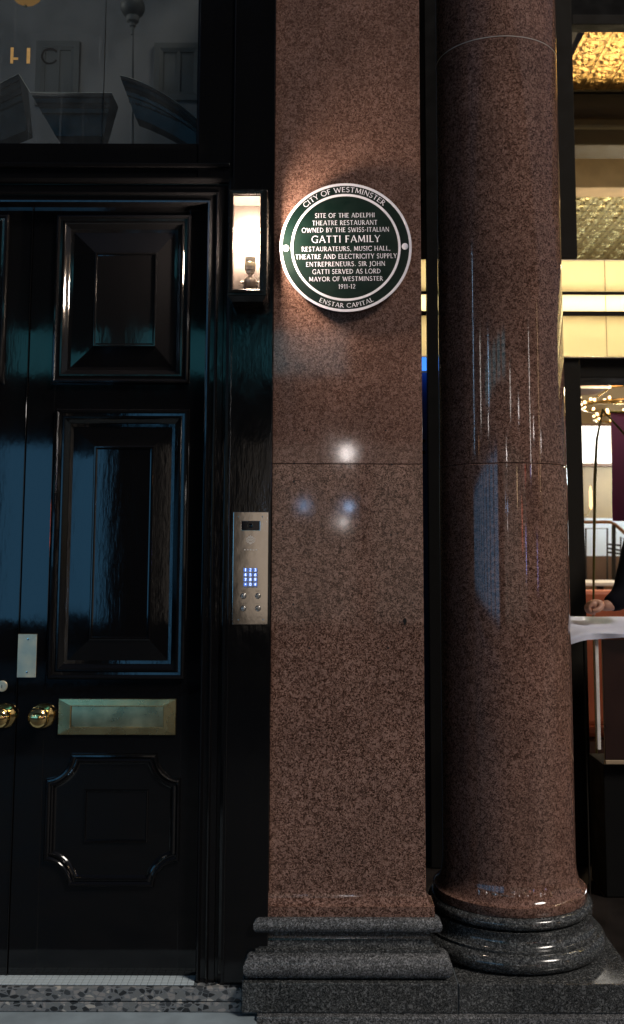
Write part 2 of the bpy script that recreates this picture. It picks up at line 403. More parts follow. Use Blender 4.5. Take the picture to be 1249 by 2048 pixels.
# ------------------------------------------------------------------ lettering
def arc(cx, cy, rx, ry, a0, a1, n=14):
    return [(cx + rx * math.cos(R(a0 + (a1 - a0) * i / n)), cy + ry * math.sin(R(a0 + (a1 - a0) * i / n))) for i in range(n + 1)]
TK, TN = .140, .085
G = {   # glyph: advance, strokes (points, width, flare)
 'A': (.80, [([(.04, 0), (.40, 1)], TN, 1), ([(.40, 1), (.78, 0)], TK, 1), ([(.16, .32), (.63, .32)], TN * .9, 0)]),
 'B': (.62, [([(.1, 0), (.1, 1)], TK, 1), (arc(.12, .755, .38, .215, 90, -90), TN * 1.1, 0), (arc(.12, .28, .45, .25, 90, -90), TN * 1.2, 0)]),
 'C': (.82, [(arc(.5, .5, .44, .48, 42, 318, 22), TN * 1.25, 1)]),
 'D': (.84, [([(.1, 0), (.1, 1)], TK, 1), (arc(.1, .5, .66, .46, 90, -90, 20), TN * 1.25, 0)]),
 'E': (.58, [([(.1, 0), (.1, 1)], TK, 1), ([(.1, .95), (.54, .95)], TN, 1), ([(.1, .52), (.47, .52)], TN * .9, 1), ([(.1, .05), (.57, .05)], TN, 1)]),
 'F': (.55, [([(.1, 0), (.1, 1)], TK, 1), ([(.1, .95), (.53, .95)], TN, 1), ([(.1, .5), (.45, .5)], TN * .9, 1)]),
 'G': (.86, [(arc(.5, .5, .44, .48, 42, 300, 22), TN * 1.25, 1), ([(.76, .02), (.76, .42)], TK * .85, 1), ([(.56, .42), (.88, .42)], TN * .7, 0)]),
 'H': (.80, [([(.1, 0), (.1, 1)], TK, 1), ([(.70, 0), (.70, 1)], TK, 1), ([(.1, .5), (.7, .5)], TN * .9, 0)]),
 'I': (.24, [([(.12, 0), (.12, 1)], TK, 1)]),
 'J': (.36, [([(.22, 1), (.22, .1), (.14, -.1), (-.02, -.16)], TK * .9, 1)]),
 'L': (.56, [([(.1, 0), (.1, 1)], TK, 1), ([(.1, .05), (.55, .05)], TN, 1)]),
 'M': (.98, [([(.09, 0), (.15, 1)], TN, 1), ([(.15, 1), (.49, .12)], TK, 0), ([(.49, .12), (.83, 1)], TN, 0), ([(.83, 1), (.89, 0)], TK, 1)]),
 'N': (.84, [([(.1, 0), (.1, 1)], TN, 1), ([(.1, 1), (.74, 0)], TK, 0), ([(.74, 0), (.74, 1)], TN, 1)]),
 'O': (.96, [(arc(.48, .5, .43, .48, 0, 360, 28), TN * 1.35, 0)]),
 'P': (.58, [([(.1, 0), (.1, 1)], TK, 1), (arc(.12, .71, .40, .255, 90, -90), TN * 1.15, 0)]),
 'R': (.68, [([(.1, 0), (.1, 1)], TK, 1), (arc(.12, .72, .38, .245, 90, -90), TN * 1.15, 0), ([(.28, .47), (.66, 0)], TK, 1)]),
 'S': (.56, [(arc(.29, .74, .21, .23, 35, 250, 12) + arc(.27, .26, .23, .24, 75, -150, 12), TN * 1.3, 1)]),
 'T': (.68, [([(.34, 0), (.34, 1)], TK, 1), ([(.02, .95), (.66, .95)], TN, 1)]),
 'U': (.78, [([(.1, 1), (.1, .38)] + arc(.385, .36, .285, .33, 180, 360, 12) + [(.67, 1)], TN * 1.25, 1)]),
 'V': (.78, [([(.03, 1), (.39, 0)], TK, 1), ([(.39, 0), (.75, 1)], TN, 1)]),
 'W': (1.18, [([(.03, 1), (.33, 0)], TK, 1), ([(.33, 0), (.59, .92)], TN, 0), ([(.59, .92), (.86, 0)], TK, 0), ([(.86, 0), (1.15, 1)], TN, 1)]),
 'Y': (.70, [([(.02, 1), (.35, .46)], TK, 1), ([(.35, .46), (.68, 1)], TN, 1), ([(.35, 0), (.35, .5)], TK, 1)]),
 '1': (.36, [([(.2, 0), (.2, 1)], TK, 1), ([(.04, .82), (.2, .98)], TN, 0)]),
 '2': (.58, [(arc(.28, .71, .22, .25, 160, -30, 12) + [(.06, .05)], TN * 1.2, 0), ([(.04, .05), (.56, .05)], TN * 1.1, 1)]),
 '3': (.58, [(arc(.27, .74, .2, .22, 150, -80, 10) + arc(.27, .27, .24, .24, 80, -150, 10), TN * 1.3, 0)]),
 '4': (.62, [([(.42, 0), (.42, 1)], TK, 0), ([(.42, .98), (.04, .3)], TN, 0), ([(.03, .3), (.6, .3)], TN, 0)]),
 '5': (.58, [([(.5, .95), (.12, .95), (.1, .56)] + arc(.26, .31, .26, .28, 100, -150, 12), TN * 1.3, 0)]),
 '6': (.60, [(arc(.3, .3, .24, .27, 0, 360, 18), TN * 1.3, 0), ([(.07, .34), (.2, .75), (.48, .98)], TN * 1.2, 0)]),
 '7': (.56, [([(.03, .95), (.54, .95)], TN * 1.2, 0), ([(.52, .93), (.2, 0)], TK, 0)]),
 '8': (.60, [(arc(.3, .74, .2, .22, 0, 360, 16), TN * 1.3, 0), (arc(.3, .27, .24, .25, 0, 360, 16), TN * 1.3, 0)]),
 '9': (.60, [(arc(.29, .69, .23, .27, 0, 360, 18), TN * 1.3, 0), ([(.52, .64), (.42, .25), (.12, .01)], TN * 1.2, 0)]),
 '0': (.62, [(arc(.31, .5, .24, .46, 0, 360, 22), TN * 1.3, 0)]),
 '*': (.5, [([(.25, .3), (.25, .8)], TN, 0), ([(.05, .42), (.45, .68)], TN, 0), ([(.05, .68), (.45, .42)], TN, 0)]),
 '#': (.6, [([(.2, .1), (.25, .9)], TN, 0), ([(.42, .1), (.47, .9)], TN, 0), ([(.05, .35), (.58, .35)], TN, 0), ([(.05, .65), (.58, .65)], TN, 0)]),
 '-': (.36, [([(.03, .42), (.33, .42)], TN, 0)]),
 '.': (.22, [([(.05, .07), (.18, .07)], .14, 0)]),
 ',': (.22, [([(.12, .12), (.07, -.12)], .12, 0)]),
 ' ': (.30, []),
}
def glyph_strips(ch):
    res = []
    for pts, wd, flare in G[ch][1]:
        pts = [Vector(p) for p in pts]
        if flare and len(pts) == 2: pts = [pts[0].lerp(pts[1], k) for k in (0, .14, .5, .86, 1)]
        n = len(pts); L, Rr = [], []
        tot = [0]
        for i in range(1, n): tot.append(tot[-1] + (pts[i] - pts[i - 1]).length)
        for i, p in enumerate(pts):
            d = (pts[min(i + 1, n - 1)] - pts[max(i - 1, 0)]).normalized(); nn = Vector((-d.y, d.x))
            s = tot[i] / tot[-1]; k = 1.0
            if flare: k = 1 + .55 * max(0, 1 - min(s, 1 - s) / .14)
            L.append(p + nn * wd * k / 2); Rr.append(p - nn * wd * k / 2)
        for i in range(n - 1): res.append((Rr[i], Rr[i + 1], L[i + 1], L[i]))
    return res
def text_adv(s, gap=.10): return sum(G[c][0] + gap for c in s) - gap
def letter_line(mb, s, place, cap, sx, gap=.10, depth=0.0):
    """place(u, v, i) -> world point for text coordinates; u starts at 0"""
    x = 0.0
    for c in s:
        for k, q in enumerate(glyph_strips(c)):
            e = .00004 * (k % 9)
            mb.add([place((x + p.x) * sx, p.y * cap, x * sx + G[c][0] * sx / 2, e) for p in q], [(0, 1, 2, 3)])
        x += G[c][0] + gap

exec_order = []
# ================================================================== the setting
pave = MB().box(-40, 40, -5.2, -.42, -.40, -.15)
struct('pavement', pave, 'street_paving')
struct('road', MB().box(-60, 60, -10.0, -5.2, -.50, -.27), 'asphalt')
struct('far_pavement', MB().box(-60, 60, -13.0, -10.0, -.45, -.15), 'street_paving')
XR_SLAB = P(512, 2046, -.18).x
struct('doorstep_slab', MB().box(-3.2, XR_SLAB, -.46, .4, -.38, 0.0, .006), 'paving')
struct('portico_floor', MB().box(-.5, 6, .02, 9.5, -.2, -.004), 'floor_dark')
struct('portico_step', MB().box(XR_SLAB + .002, 6, -.42, .02, -.38, -.012), 'floor_dark')

# ------------------------------------------------------------------ pilaster
YP = 0.0
XL = (P(547.5, 300, 0).x + P(543, 1650, 0).x) / 2
XRt = (P(837, 300, 0).x + P(855.5, 1650, 0).x) / 2
def zr(py, y=0.0, px=690): return P(px, py, y).z
zb_fil, zt_fil = zr(1836, -.03), zr(1814, -.03)
pil = thing('granite_pilaster', ((XL + XRt) / 2, .05, zr(1966, -.09)), 'flat brown granite pilaster carrying the round green plaque', 'pilaster')
PBACK = .10
cuts = [zr(1780), zr(928), 4.6]
gaps = [0, .0030, 0]
for i in range(2):
    m = MB().box(XL, XRt, 0, PBACK, cuts[i] + gaps[i] / 2, cuts[i + 1] - gaps[i + 1] / 2, .0010)
    part('shaft_block', m, 'granite_brown' if i < 1 else 'granite_brown_worn', pil, 35)
part('core', MB().box(XL + .006, XRt - .006, .006, PBACK - .01, cuts[0] + .05, cuts[-1] - .05), 'shadow_gap', pil)
def rect_rings(prof, yb, mb=None):
    """profile (projection, z) carried round left, front and right, mitred"""
    mb = mb or MB(); vs = []
    for p, z in prof: vs += [(XL - p, yb, z), (XL - p, -p, z), (XRt + p, -p, z), (XRt + p, yb, z)]
    fs = []
    for i in range(len(prof) - 1):
        for k in range(4):
            k2 = (k + 1) % 4; fs.append((i * 4 + k, i * 4 + k2, (i + 1) * 4 + k2, (i + 1) * 4 + k))
    n = len(prof) - 1
    fs += [(3, 2, 1, 0), (n * 4, n * 4 + 1, n * 4 + 2, n * 4 + 3)]
    return mb.add(vs, fs)
def half_round(p0, z0, z1, r, n=12):
    zc, h = (z0 + z1) / 2, (z1 - z0) / 2
    return [(p0 + r * math.cos(a), zc + h * math.sin(a)) for a in [-math.pi / 2 + math.pi * i / n for i in range(n + 1)]]
ZPL = zr(1966, -.09)                     # top of the plinth block
z_lt0, z_lt1 = ZPL, zr(1909, -.06)
z_sc1 = zr(1867, -.03)
z_ut0, z_ut1 = z_sc1 + .004, zr(1836, -.04)
flare = [(.029, z_ut1), (.029, zt_fil)] + [(.029 * (1 - math.sin(R(a))), zt_fil + (zr(1780) - zt_fil) * (1 - math.cos(R(a)))) for a in range(10, 91, 10)]
part('fillet', rect_rings(flare, PBACK - .004), 'granite_brown', pil, 25)
part('upper_torus', rect_rings(half_round(.030, z_ut0, z_ut1 - .0006, .024), .004), 'granite_grey', pil, 40)
sc = [(.047, z_lt1 + .0005), (.047, z_lt1 + .010)] + [(.045 - .032 * math.sin(R(a)), z_lt1 + .010 + (z_sc1 - z_lt1 - .010) * (1 - math.cos(R(a)))) for a in range(0, 91, 10)]
part('scotia', rect_rings(sc, .003), 'granite_grey_polished', pil, 40)
part('neck_fillet', rect_rings([(.020, z_sc1 + .0005), (.020, z_ut0 - .0005)], .0035), 'granite_grey', pil)
part('lower_torus', rect_rings(half_round(.052, z_lt0 + .001, z_lt1, .034), .005), 'granite_grey', pil, 40)
holes = [(609, 861), (772, 861), (566, 1053), (611, 1072), (567, 1078), (782, 1070), (795, 1067), (821, 1078), (613, 1106),
         (588, 1139), (800, 1135), (565, 1197), (563, 1206), (587, 1209), (826, 1206), (800, 1244), (619, 1296), (777, 1296),
         (589, 927), (784, 929), (588, 963), (771, 970)]
hole_me = mesh_of(MB().lathe((0, 0, 0), (0, -1, 0), [(.0033, -.002), (.0036, .0003), (.0018, .0002)], 10), 'drill_hole')
for hx, hy in holes:
    q = P(hx, hy, 0)
    o = link('drill_hole', hole_me, 'shadow_gap', pil, q - BASE[pil.name]); s = random.uniform(.8, 1.25); o.scale = (s, 1, s)
chip = MB()
q = P(810, 1242, 0)
chip.add([(q.x + .008 * k * math.cos(a), -.0006, q.z + .018 * k * math.sin(a)) for a, k in [(R(36 * i), random.uniform(.6, 1.1)) for i in range(10)]], [tuple(range(10))])
part('chip', chip, 'shadow_gap', pil)

# ------------------------------------------------------------------ plinth course
pl = thing('stone_plinth', ((XL + XRt) / 2, 0, 0), 'dark grey granite plinth blocks under the pilaster and the column', 'plinth')
XPL = XL - .0895; XJ = P(917, 2000, -.093).x; XPR = P(1284, 1978, -.093).x
ZP0 = zr(2027, -.093)
part('plinth_block', MB().box(XPL, XJ - .0015, -.0935, .30, ZP0 + .001, ZPL, .004), 'granite_grey_polished', pl, 35)
part('plinth_block', MB().box(XJ + .0015, XPR, -.0920, .75, ZP0 + .001, ZPL - .001, .004), 'granite_grey_polished', pl, 35)
part('lower_course', MB().box(P(513, 2040, -.118).x, XPR + .03, -.120, .76, -.30, ZP0 - .001, .005), 'granite_grey', pl, 35)
part('mortar_bed', MB().box(XPL + .004, XPR - .004, -.086, .7, ZP0 - .004, ZP0 + .004), 'grout', pl)
part('mortar_joint', MB().box(XJ - .004, XJ + .004, -.088, .2, ZP0 + .002, ZPL - .003), 'grout', pl)

# ------------------------------------------------------------------ column
YC = .32
RS = .262
XC = P(1005, 930, YC).x
colm = thing('granite_column', (XC, YC, ZPL), 'polished round brown granite column on a moulded grey base', 'column')
def rz(py): return P(1010, py, YC - RS).z
def dr(prof, name, mat, sm=40, n=128, caps=True): return part(name, MB().lathe((XC, YC, 0), (0, 0, 1), prof, n, caps), mat, colm, sm)
def taper(z): return RS * (1 - .012 * max(0, z - .6) / 3)
def drum(z0, z1):
    ch = .0022
    pr = [(taper(z0) - ch, z0), (taper(z0), z0 + ch)]
    for i in range(1, 8):
        z = z0 + (z1 - z0) * i / 8; pr.append((taper(z), z))
    return pr + [(taper(z1), z1 - ch), (taper(z1) - ch, z1)]
zc_f1 = P(1060, 1818, YC - .30).z; zc_f0 = P(1060, 1837, YC - .30).z
zc_fs = P(1030, 1750, YC - RS).z
zc_u0 = P(1060, 1866, YC - .31).z
zc_s0 = P(1060, 1910, YC - .34).z
dr([(.3, zc_f0), (.302, zc_f0 + .003), (.302, zc_f1)] + [(.300 - (.300 - RS) * math.sin(R(a)), zc_f1 + (zc_fs - zc_f1) * (1 - math.cos(R(a)))) for a in range(0, 91, 9)]
   + [(RS, zr(1362)), (RS, rz(926) - .003), (RS - .002, rz(926) - .001)], 'shaft_foot', 'granite_column')
z928 = rz(926)
z71 = rz(71)
dr(drum(z928 + .001, z71), 'shaft_drum', 'granite_column')
dr(drum(z71 + .0004, 4.6), 'shaft_drum', 'granite_column')
dr([(RS - .006, z928 - .03), (RS - .006, z928 + .03)], 'core', 'shadow_gap')
dr([(taper(z71) - .004, z71 - .0012), (taper(z71) + .0006, z71 - .0006), (taper(z71) + .0006, z71 + .0008), (taper(z71) - .004, z71 + .0014)], 'mortar_line', 'etch')
dr([(r, z) for r, z in half_round(.298, zc_u0 + .003, zc_f0 - .0006, .024)], 'upper_torus', 'granite_grey_polished')
scq = [(.340, zc_s0), (.340, zc_s0 + .008)] + [(.338 - .026 * math.sin(R(a)) + .008 * max(0, (a - 60) / 30), zc_s0 + .009 + (zc_u0 - zc_s0 - .010) * (1 - math.cos(R(a)))) for a in range(0, 91, 9)]
dr(scq, 'scotia', 'granite_grey_polished')
dr(half_round(.332, ZPL + .0005, zc_s0 - .0006, .037, 16), 'lower_torus', 'granite_grey_polished')

# ------------------------------------------------------------------ step
YST = -.055
ZST = P(300, 1975, YST).z
XS1 = XPL - .002
step = thing('terrazzo_step', (-1.2, YST, 0), 'speckled terrazzo door step with a mosaic tile top', 'step')
zmid = P(300, 2004, YST).z
part('nosing', MB().box(-2.6, XS1, YST, .30, zmid + .0015, ZST, .004), 'terrazzo', step, 35)
part('riser', MB().box(-2.6, XS1 - .001, YST + .003, .298, .001, zmid - .0015, .003), 'terrazzo', step, 35)
part('bedding', MB().box(-2.6, XS1 - .002, YST + .010, .296, zmid - .004, zmid + .004), 'grout', step)
YD = .035                                             # face of the door
XJ0 = P(402, 1180, -.03).x                             # inner edge of the right jamb
part('grout_bed', MB().box(-2.2, XJ0 + .01, YST + .014, .05, ZST - .01, ZST + .0012), 'grout', step)
tile = mesh_of(MB().box(-.0112, .0112, -.0112, .0112, 0, .004, .0012), 'tile')
for i in range(72):
    for j in range(4):
        x = XJ0 - .0145 - i * .0240; y = YST + .028 + j * .0238
        o = link('tile', tile, 'mosaic', step, Vector((x, y, ZST + .0004)) - BASE[step.name])

# ------------------------------------------------------------------ door leaves
def leaf(name, x0, x1, mirror, label):
    """x0 meeting edge, x1 hinge edge"""
    s = -1 if mirror else 1
    XM = P(42, 1180, YD).x                             # the meeting line
    def mx(px, py):                                    # right-leaf pixel -> x, mirrored for the left leaf
        x = P(px, py, YD).x
        return 2 * XM - x if mirror else x
    def zz(py, px=240): return P(px, py, YD).z
    zt, zb = zz(404), zz(1951)
    th = .05
    a = mx(42, 1180) + s * .0012; b = XJ0 + .004 if not mirror else 2 * XM - XJ0 - .004
    root = thing(name, ((a + b) / 2, YD, zb), label, 'door', 'pair of black panelled doors')
    if not mirror: BASE['leaf'] = root
    ux0, ux1, uz1, uz0 = mx(110, 600), mx(382, 600), zz(431), zz(768)
    cx0, cx1, cz1, cz0 = mx(105, 1090), mx(375, 1090), zz(819), zz(1358)
    lx0, lx1, lz1, lz0 = mx(91, 1640), mx(361, 1640), zz(1507), zz(1772)
    px0, px1 = sorted((min(ux0, cx0) if not mirror else max(ux0, cx0), max(ux1, cx1) if not mirror else min(ux1, cx1)))
    px0 += .012; px1 -= .012
    A, B = min(a, b), max(a, b)
    part('stile', MB().box(A, px0, YD, YD + th, zb, zt, .002), 'gloss_black', root, 35)
    part('stile', MB().box(px1, B, YD, YD + th, zb, zt, .002), 'gloss_black', root, 35)
    for z0, z1 in ((uz1 - .012, zt), (cz1 - .012, uz0 + .012), (zb, cz0 + .012)):
        part('rail', MB().box(px0 - .0005, px1 + .0005, YD + .0006, YD + th - .001, z0, z1, .001), 'gloss_black', root, 35)
    mould = [(0, -.002), (0, .012), (.004, .018), (.010, .020), (.015, .017), (.017, .012), (.026, .010), (.030, .013), (.036, .013), (.040, .008), (.050, .000), (.056, -.007), (.068, -.010)]
    for (qx0, qx1, qz0, qz1, fx0, fx1, fz0, fz1) in ((ux0, ux1, uz0, uz1, mx(189, 600), mx(314, 600), zz(694), zz(506)),
                                                      (cx0, cx1, cz0, cz1, mx(184, 1090), mx(305, 1090), zz(1280), zz(892))):
        qx0, qx1 = sorted((qx0, qx1)); fx0, fx1 = sorted((fx0, fx1))
        path = [(qx0, qz0), (qx1, qz0), (qx1, qz1), (qx0, qz1)]
        part('panel_moulding', MB().sweep(path, mould, YD), 'gloss_black_rough', root, 30)
        # raised and fielded panel: sloping margin, a step, then the flat field
        e = .064
        o4 = [(qx0 + e, qz0 + e), (qx1 - e, qz0 + e), (qx1 - e, qz1 - e), (qx0 + e, qz1 - e)]
        f4 = [(fx0, fz0), (fx1, fz0), (fx1, fz1), (fx0, fz1)]
        def ins(p, d): return [(p[0][0] + d, p[0][1] + d), (p[1][0] - d, p[1][1] + d), (p[2][0] - d, p[2][1] - d), (p[3][0] + d, p[3][1] - d)]
        rings = [(o4, -.011), (f4, .004), (f4, .008), (ins(f4, .003), .010), (ins(f4, .007), .010), (ins(f4, .010), .005), (ins(f4, .014), .0045)]
        vs = [(x, YD - h, z) for ring, h in rings for x, z in ring]; fs = []
        for i in range(len(rings) - 1):
            for k in range(4):
                k2 = (k + 1) % 4; fs.append((i * 4 + k, i * 4 + k2, (i + 1) * 4 + k2, (i + 1) * 4 + k))
        n = (len(rings) - 1) * 4; fs.append((n, n + 1, n + 2, n + 3))
        part('raised_panel', MB().add(vs, fs), 'gloss_black', root)
    # lower panel with scooped corners
    lx0, lx1 = sorted((lx0, lx1)); rr = .092
    path = []
    for cx, cz, a0 in ((lx0, lz0, 90), (lx1, lz0, 180), (lx1, lz1, 270), (lx0, lz1, 360)):
        seg = [(cx + rr * math.cos(R(a0 - 90 * i / 10)), cz + rr * math.sin(R(a0 - 90 * i / 10))) for i in range(11)]
        path += seg
    part('scooped_moulding', MB().sweep(path, [(0, -.001), (0, .010), (.004, .015), (.010, .016), (.014, .011), (.018, .009), (.024, .012), (.029, .010), (.034, .003), (.040, -.001)], YD), 'gloss_black_rough', root, 30)
    fx0, fx1 = sorted((mx(168, 1640), mx(297, 1640))); fz1, fz0 = zz(1578), zz(1686)
    part('raised_panel', MB().sweep([(fx0, fz0), (fx1, fz0), (fx1, fz1), (fx0, fz1)], [(0, -.001), (.002, .005), (.006, .006), (.009, .002), (.014, .0015)], YD)
         .quad((fx0 + .014, YD - .0015, fz0 + .014), (fx1 - .014, YD - .0015, fz0 + .014), (fx1 - .014, YD - .0015, fz1 - .014), (fx0 + .014, YD - .0015, fz1 - .014)), 'gloss_black', root)
    return root
lf = leaf('door_leaf', 0, 0, False, 'black gloss panelled door leaf with the brass letter plate')
lf2 = leaf('door_leaf', 0, 0, True, 'black gloss panelled door leaf with the round lock, cut by the picture edge')
lf2['label'] = 'black gloss panelled door leaf with the round lock cylinder above its knob'
XM = P(42, 1180, YD).x
part('astragal', MB().box(XM - .0035, XM - .0005, YD - .006, YD + .01, P(240, 1951, YD).z, P(240, 404, YD).z, .0015), 'gloss_black', lf2, 35)
# letter plate
a0, a1 = P(118, 1397, YD - .004), P(352, 1470, YD - .004)
i0, i1 = P(143, 1412, YD - .004), P(330, 1456, YD - .004)
ox, oz = i0.x - a0.x, a0.z - i0.z
def rin(dx, dz): return [(a0.x + dx, a1.z + dz), (a1.x - dx, a1.z + dz), (a1.x - dx, a0.z - dz), (a0.x + dx, a0.z - dz)]
rg = [(rin(0, 0), 0), (rin(0, 0), .006), (rin(.002, .002), .0085), (rin(ox - .003, oz - .003), .0105), (rin(ox, oz), .0085), (rin(ox + .001, oz + .001), .001)]
m = MB().add([(x, YD - h, z) for r_, h in rg for x, z in r_], [(i * 4 + k, i * 4 + (k + 1) % 4, (i + 1) * 4 + (k + 1) % 4, (i + 1) * 4 + k) for i in range(5) for k in range(4)])
lp = part('letter_plate', m, 'brass_aged', lf)
fl = []
for j in range(7):
    for i in range(15):
        u, v = i / 14, j / 6
        fl.append((i0.x + .002 + (i1.x - i0.x - .004) * u, YD - .0015 - .0020 * (1 - v) - .0010 * math.sin(math.pi * v) - .0006 * math.sin(6 * u + 2 * v) * math.sin(math.pi * u), i1.z + .002 + (i0.z - i1.z - .004) * v))
part('flap', MB().add(fl, [(j * 15 + i, j * 15 + i + 1, (j + 1) * 15 + i + 1, (j + 1) * 15 + i) for j in range(6) for i in range(14)]), 'brass_flap', lp, 60)
def knob(px, py, root):
    c = P(px, py, YD)
    k = part('knob', MB().lathe((c.x, YD, c.z), (0, -1, 0), [(0.0118, 0.0045), (0.0130, 0.0134), (0.0106, 0.0224), (0.0130, 0.0314), (0.0260, 0.0370), (0.0360, 0.0459), (0.0395, 0.0560), (0.0384, 0.0650), (0.0307, 0.0750), (0.0177, 0.0812), (0.0059, 0.0829), (0.0006, 0.0831)], 40), 'brass', root, 60)
    part('rose', MB().lathe((c.x, YD, c.z), (0, -1, 0), [(0.0460, -0.0011), (0.0472, 0.0034), (0.0437, 0.0090), (0.0330, 0.0123), (0.0189, 0.0157), (0.0118, 0.0168)], 40), 'brass', k, 40)
knob(86, 1431, lf); knob(9, 1431, lf2)
c = P(5, 1372, YD)
cy = part('lock_cylinder', MB().lathe((c.x, YD, c.z), (0, -1, 0), [(.0205, -.001), (.0215, .003), (.0195, .006), (.0150, .0065), (.0146, .0045), (.0120, .0045), (.0005, .0050)], 32), 'plate_nickel', lf2, 35)
part('keyhole', MB().box(c.x - .001, c.x + .001, YD - .0056, YD - .003, c.z - .007, c.z + .005), 'shadow_gap', cy)
a0, a1 = P(37, 1268, YD - .008), P(72, 1355, YD - .008)
fp = part('finger_plate', MB().box(a0.x, a1.x, YD - .009, YD - .0062, a1.z, a0.z, .0018), 'plate_nickel', lf, 35)
for zf in (.12, .88):
    part('screw', MB().lathe(((a0.x + a1.x) / 2 + .002, YD - .009, a1.z + (a0.z - a1.z) * zf), (0, -1, 0), [(.0042, -.001), (.0040, .0006), (.001, .001)], 14), 'steel', fp, 30)

# ------------------------------------------------------------------ door frame, fanlight
YF = -.030
frame = thing('door_frame', (XJ0, YF, ZST), 'black moulded door frame with a fanlight over the doors', 'door frame')
ztop = 4.7
zl = P(300, 404, YF).z
XS0 = P(459, 900, YF).x                                  # where the plain side panel starts
wj = XS0 - XJ0
jp = [(0, -.085), (0, -.020), (.004, -.012), (.010, -.010), (.014, -.014), (.018, -.018), (.034, -.018), (.036, -.010), (.041, -.006), (.046, -.010), (.048, -.015),
      (.068, -.015), (.070, -.022), (.080, -.022), (.084, -.006), (wj - .012, -.002), (wj - .006, .003), (wj, .003), (wj, -.03)]
def outward(path): return path
part('architrave', MB().sweep([(-2.4, zl), (XJ0, zl), (XJ0, ZST - .002)], jp, YF, False), 'gloss_black_rough', frame, 30)
zg = P(240, 291, YD).z; XG = P(396, 150, YD).x
zrail0 = zl + wj
# rail between the architrave and the glass, and the upright beside the glass
part('transom_rail', MB().box(-2.4, XG + .012, YF + .012, YD + .05, zrail0 - .002, zg - .012, .003), 'gloss_black_rough', frame, 35)
part('transom_ledge', MB().box(-2.4, XS0 - .012, YF - .004, YF + .02, P(240, 334, YF).z, P(240, 326, YF).z, .003), 'gloss_black_rough', frame, 35)
part('upright', MB().box(XG + .014, XS0 - .0005, YF + .006, YD + .05, zrail0 - .01, ztop, .003), 'gloss_black_rough', frame, 35)
part('glazing_bead', MB().sweep([(-2.4, zg), (XG, zg), (XG, ztop)][::-1], [(0, -.06), (0, -.052), (.005, -.046), (.010, -.042), (.013, -.046), (.020, -.026), (.026, -.026), (.030, -.05)], YF, False), 'gloss_black_rough', frame, 30)
part('pane', MB().box(-2.4, XG + .01, YD + .030, YD + .034, zg - .01, ztop), 'dusty_glass', frame)
XS1b = XL - .001
part('side_panel', MB().box(XS0, XS1b, YF, .09, ZST - .004, ztop, .002), 'gloss_black_rough', frame, 35)
part('quirk_bead', MB().tube([(XS0 + .003, YF - .001, ZST), (XS0 + .003, YF - .001, ztop)], .0032, 10), 'gloss_black', frame, 60)
part('glazing_bar', MB().box(P(206, 150, YD).x - .0012, P(206, 150, YD).x + .0012, YD + .026, YD + .0295, zg, ztop), 'steel', frame)
# gilt letters on the glass
def gl(x0, x1, y0, y1):
    p, q = P(x0, y0, YD + .028), P(x1, y1, YD + .028)
    return MB().box(p.x, q.x, YD + .0275, YD + .0295, q.z, p.z)
g = gl(22, 26.5, 95, 127); h = gl(26.6, 36.5, 115, 119.5); g.add(h.v, h.f)
part('gilt_letter', g, 'gilt', frame, label='broken gilt letter on the fanlight glass')
part('gilt_letter', gl(54.5, 60, 96, 127), 'gilt', frame, label='plain gilt upright stroke on the fanlight glass')
c = P(100, 112, YD + .028); ri = MB()
ri.add([(c.x + r * math.cos(a), YD + .0288, c.z + r * math.sin(a)) for a in [R(30 + 300 * i / 24) for i in range(25)] for r in (.028, .036)],
       [(2 * i, 2 * i + 1, 2 * i + 3, 2 * i + 2) for i in range(24)])
part('dark_letter', ri, 'shadow_gap', frame, label='dark round letter on the fanlight glass')  # third letter, a ring in flat black

# the hall behind the fanlight
hall = struct('hall_wall', MB().box(-4.5, XL + .015, 1.60, 1.70, 0, 6.5).box(-4.6, -4.5, .1, 1.7, 0, 6.5), 'lobby_grey')
struct('hall_ceiling', MB().box(-4.6, XL + .015, .12, 1.7, 5.6, 5.7), 'lobby_grey')
def add_reflected_window(x0, x1, y0, y1, label):  # window shapes modelled in place of the street windows mirrored in the glass
    p, q = P(x0, y0, 1.58), P(x1, y1, 1.58)
    t = thing('reflected_window', ((p.x + q.x) / 2, 1.59, q.z), label, 'window', 'dark window shapes mirrored in the fanlight')
    part('pane', MB().box(p.x, q.x, 1.594, 1.599, q.z, p.z), 'hall_dim', t)
    part('frame', MB().sweep([(p.x, q.z), (q.x, q.z), (q.x, p.z), (p.x, p.z)], [(-.03, 0), (-.03, .02), (0, .02), (.02, .01), (.02, 0)], 1.596), 'hall_dim', t)
    part('glazing_bar', MB().box((p.x + q.x) / 2 - .01, (p.x + q.x) / 2 + .01, 1.585, 1.593, q.z, p.z), 'hall_dim', t)
add_reflected_window(320, 394, 96, 190, 'dark shape for a reflected window beside the curved pediment end')
add_reflected_window(84, 146, 92, 200, 'dark shape for a reflected window above the middle cornice piece')
pend = thing('reflected_lamp', P(266, 190, 1.0), 'modelled reflection of a dark street globe lamp behind the fanlight', 'lamp')  # stands behind the glass in place of the street lamp mirrored there
c = P(266, 14, 1.0)
part('globe', MB().sphere(c, .062, 24), 'lobby_dark', pend, 80)
part('cap', MB().lathe((c.x, 1.0, c.z + .055), (0, 0, 1), [(.03, 0), (.024, .014), (.008, .03), (.004, .06)], 16), 'hall_dim', pend, 40)
part('post', MB().tube([P(266, 36, 1.0), P(266, 300, 1.0)], .005, 8), 'hall_dim', pend, 60)
part('collar', MB().lathe(P(266, 36, 1.0), (0, 0, 1), [(.008, -.09), (.010, -.05), (.016, -.045), (.018, -.03), (.030, -.02), (.034, .004), (.030, .016)], 16), 'hall_dim', pend, 40)

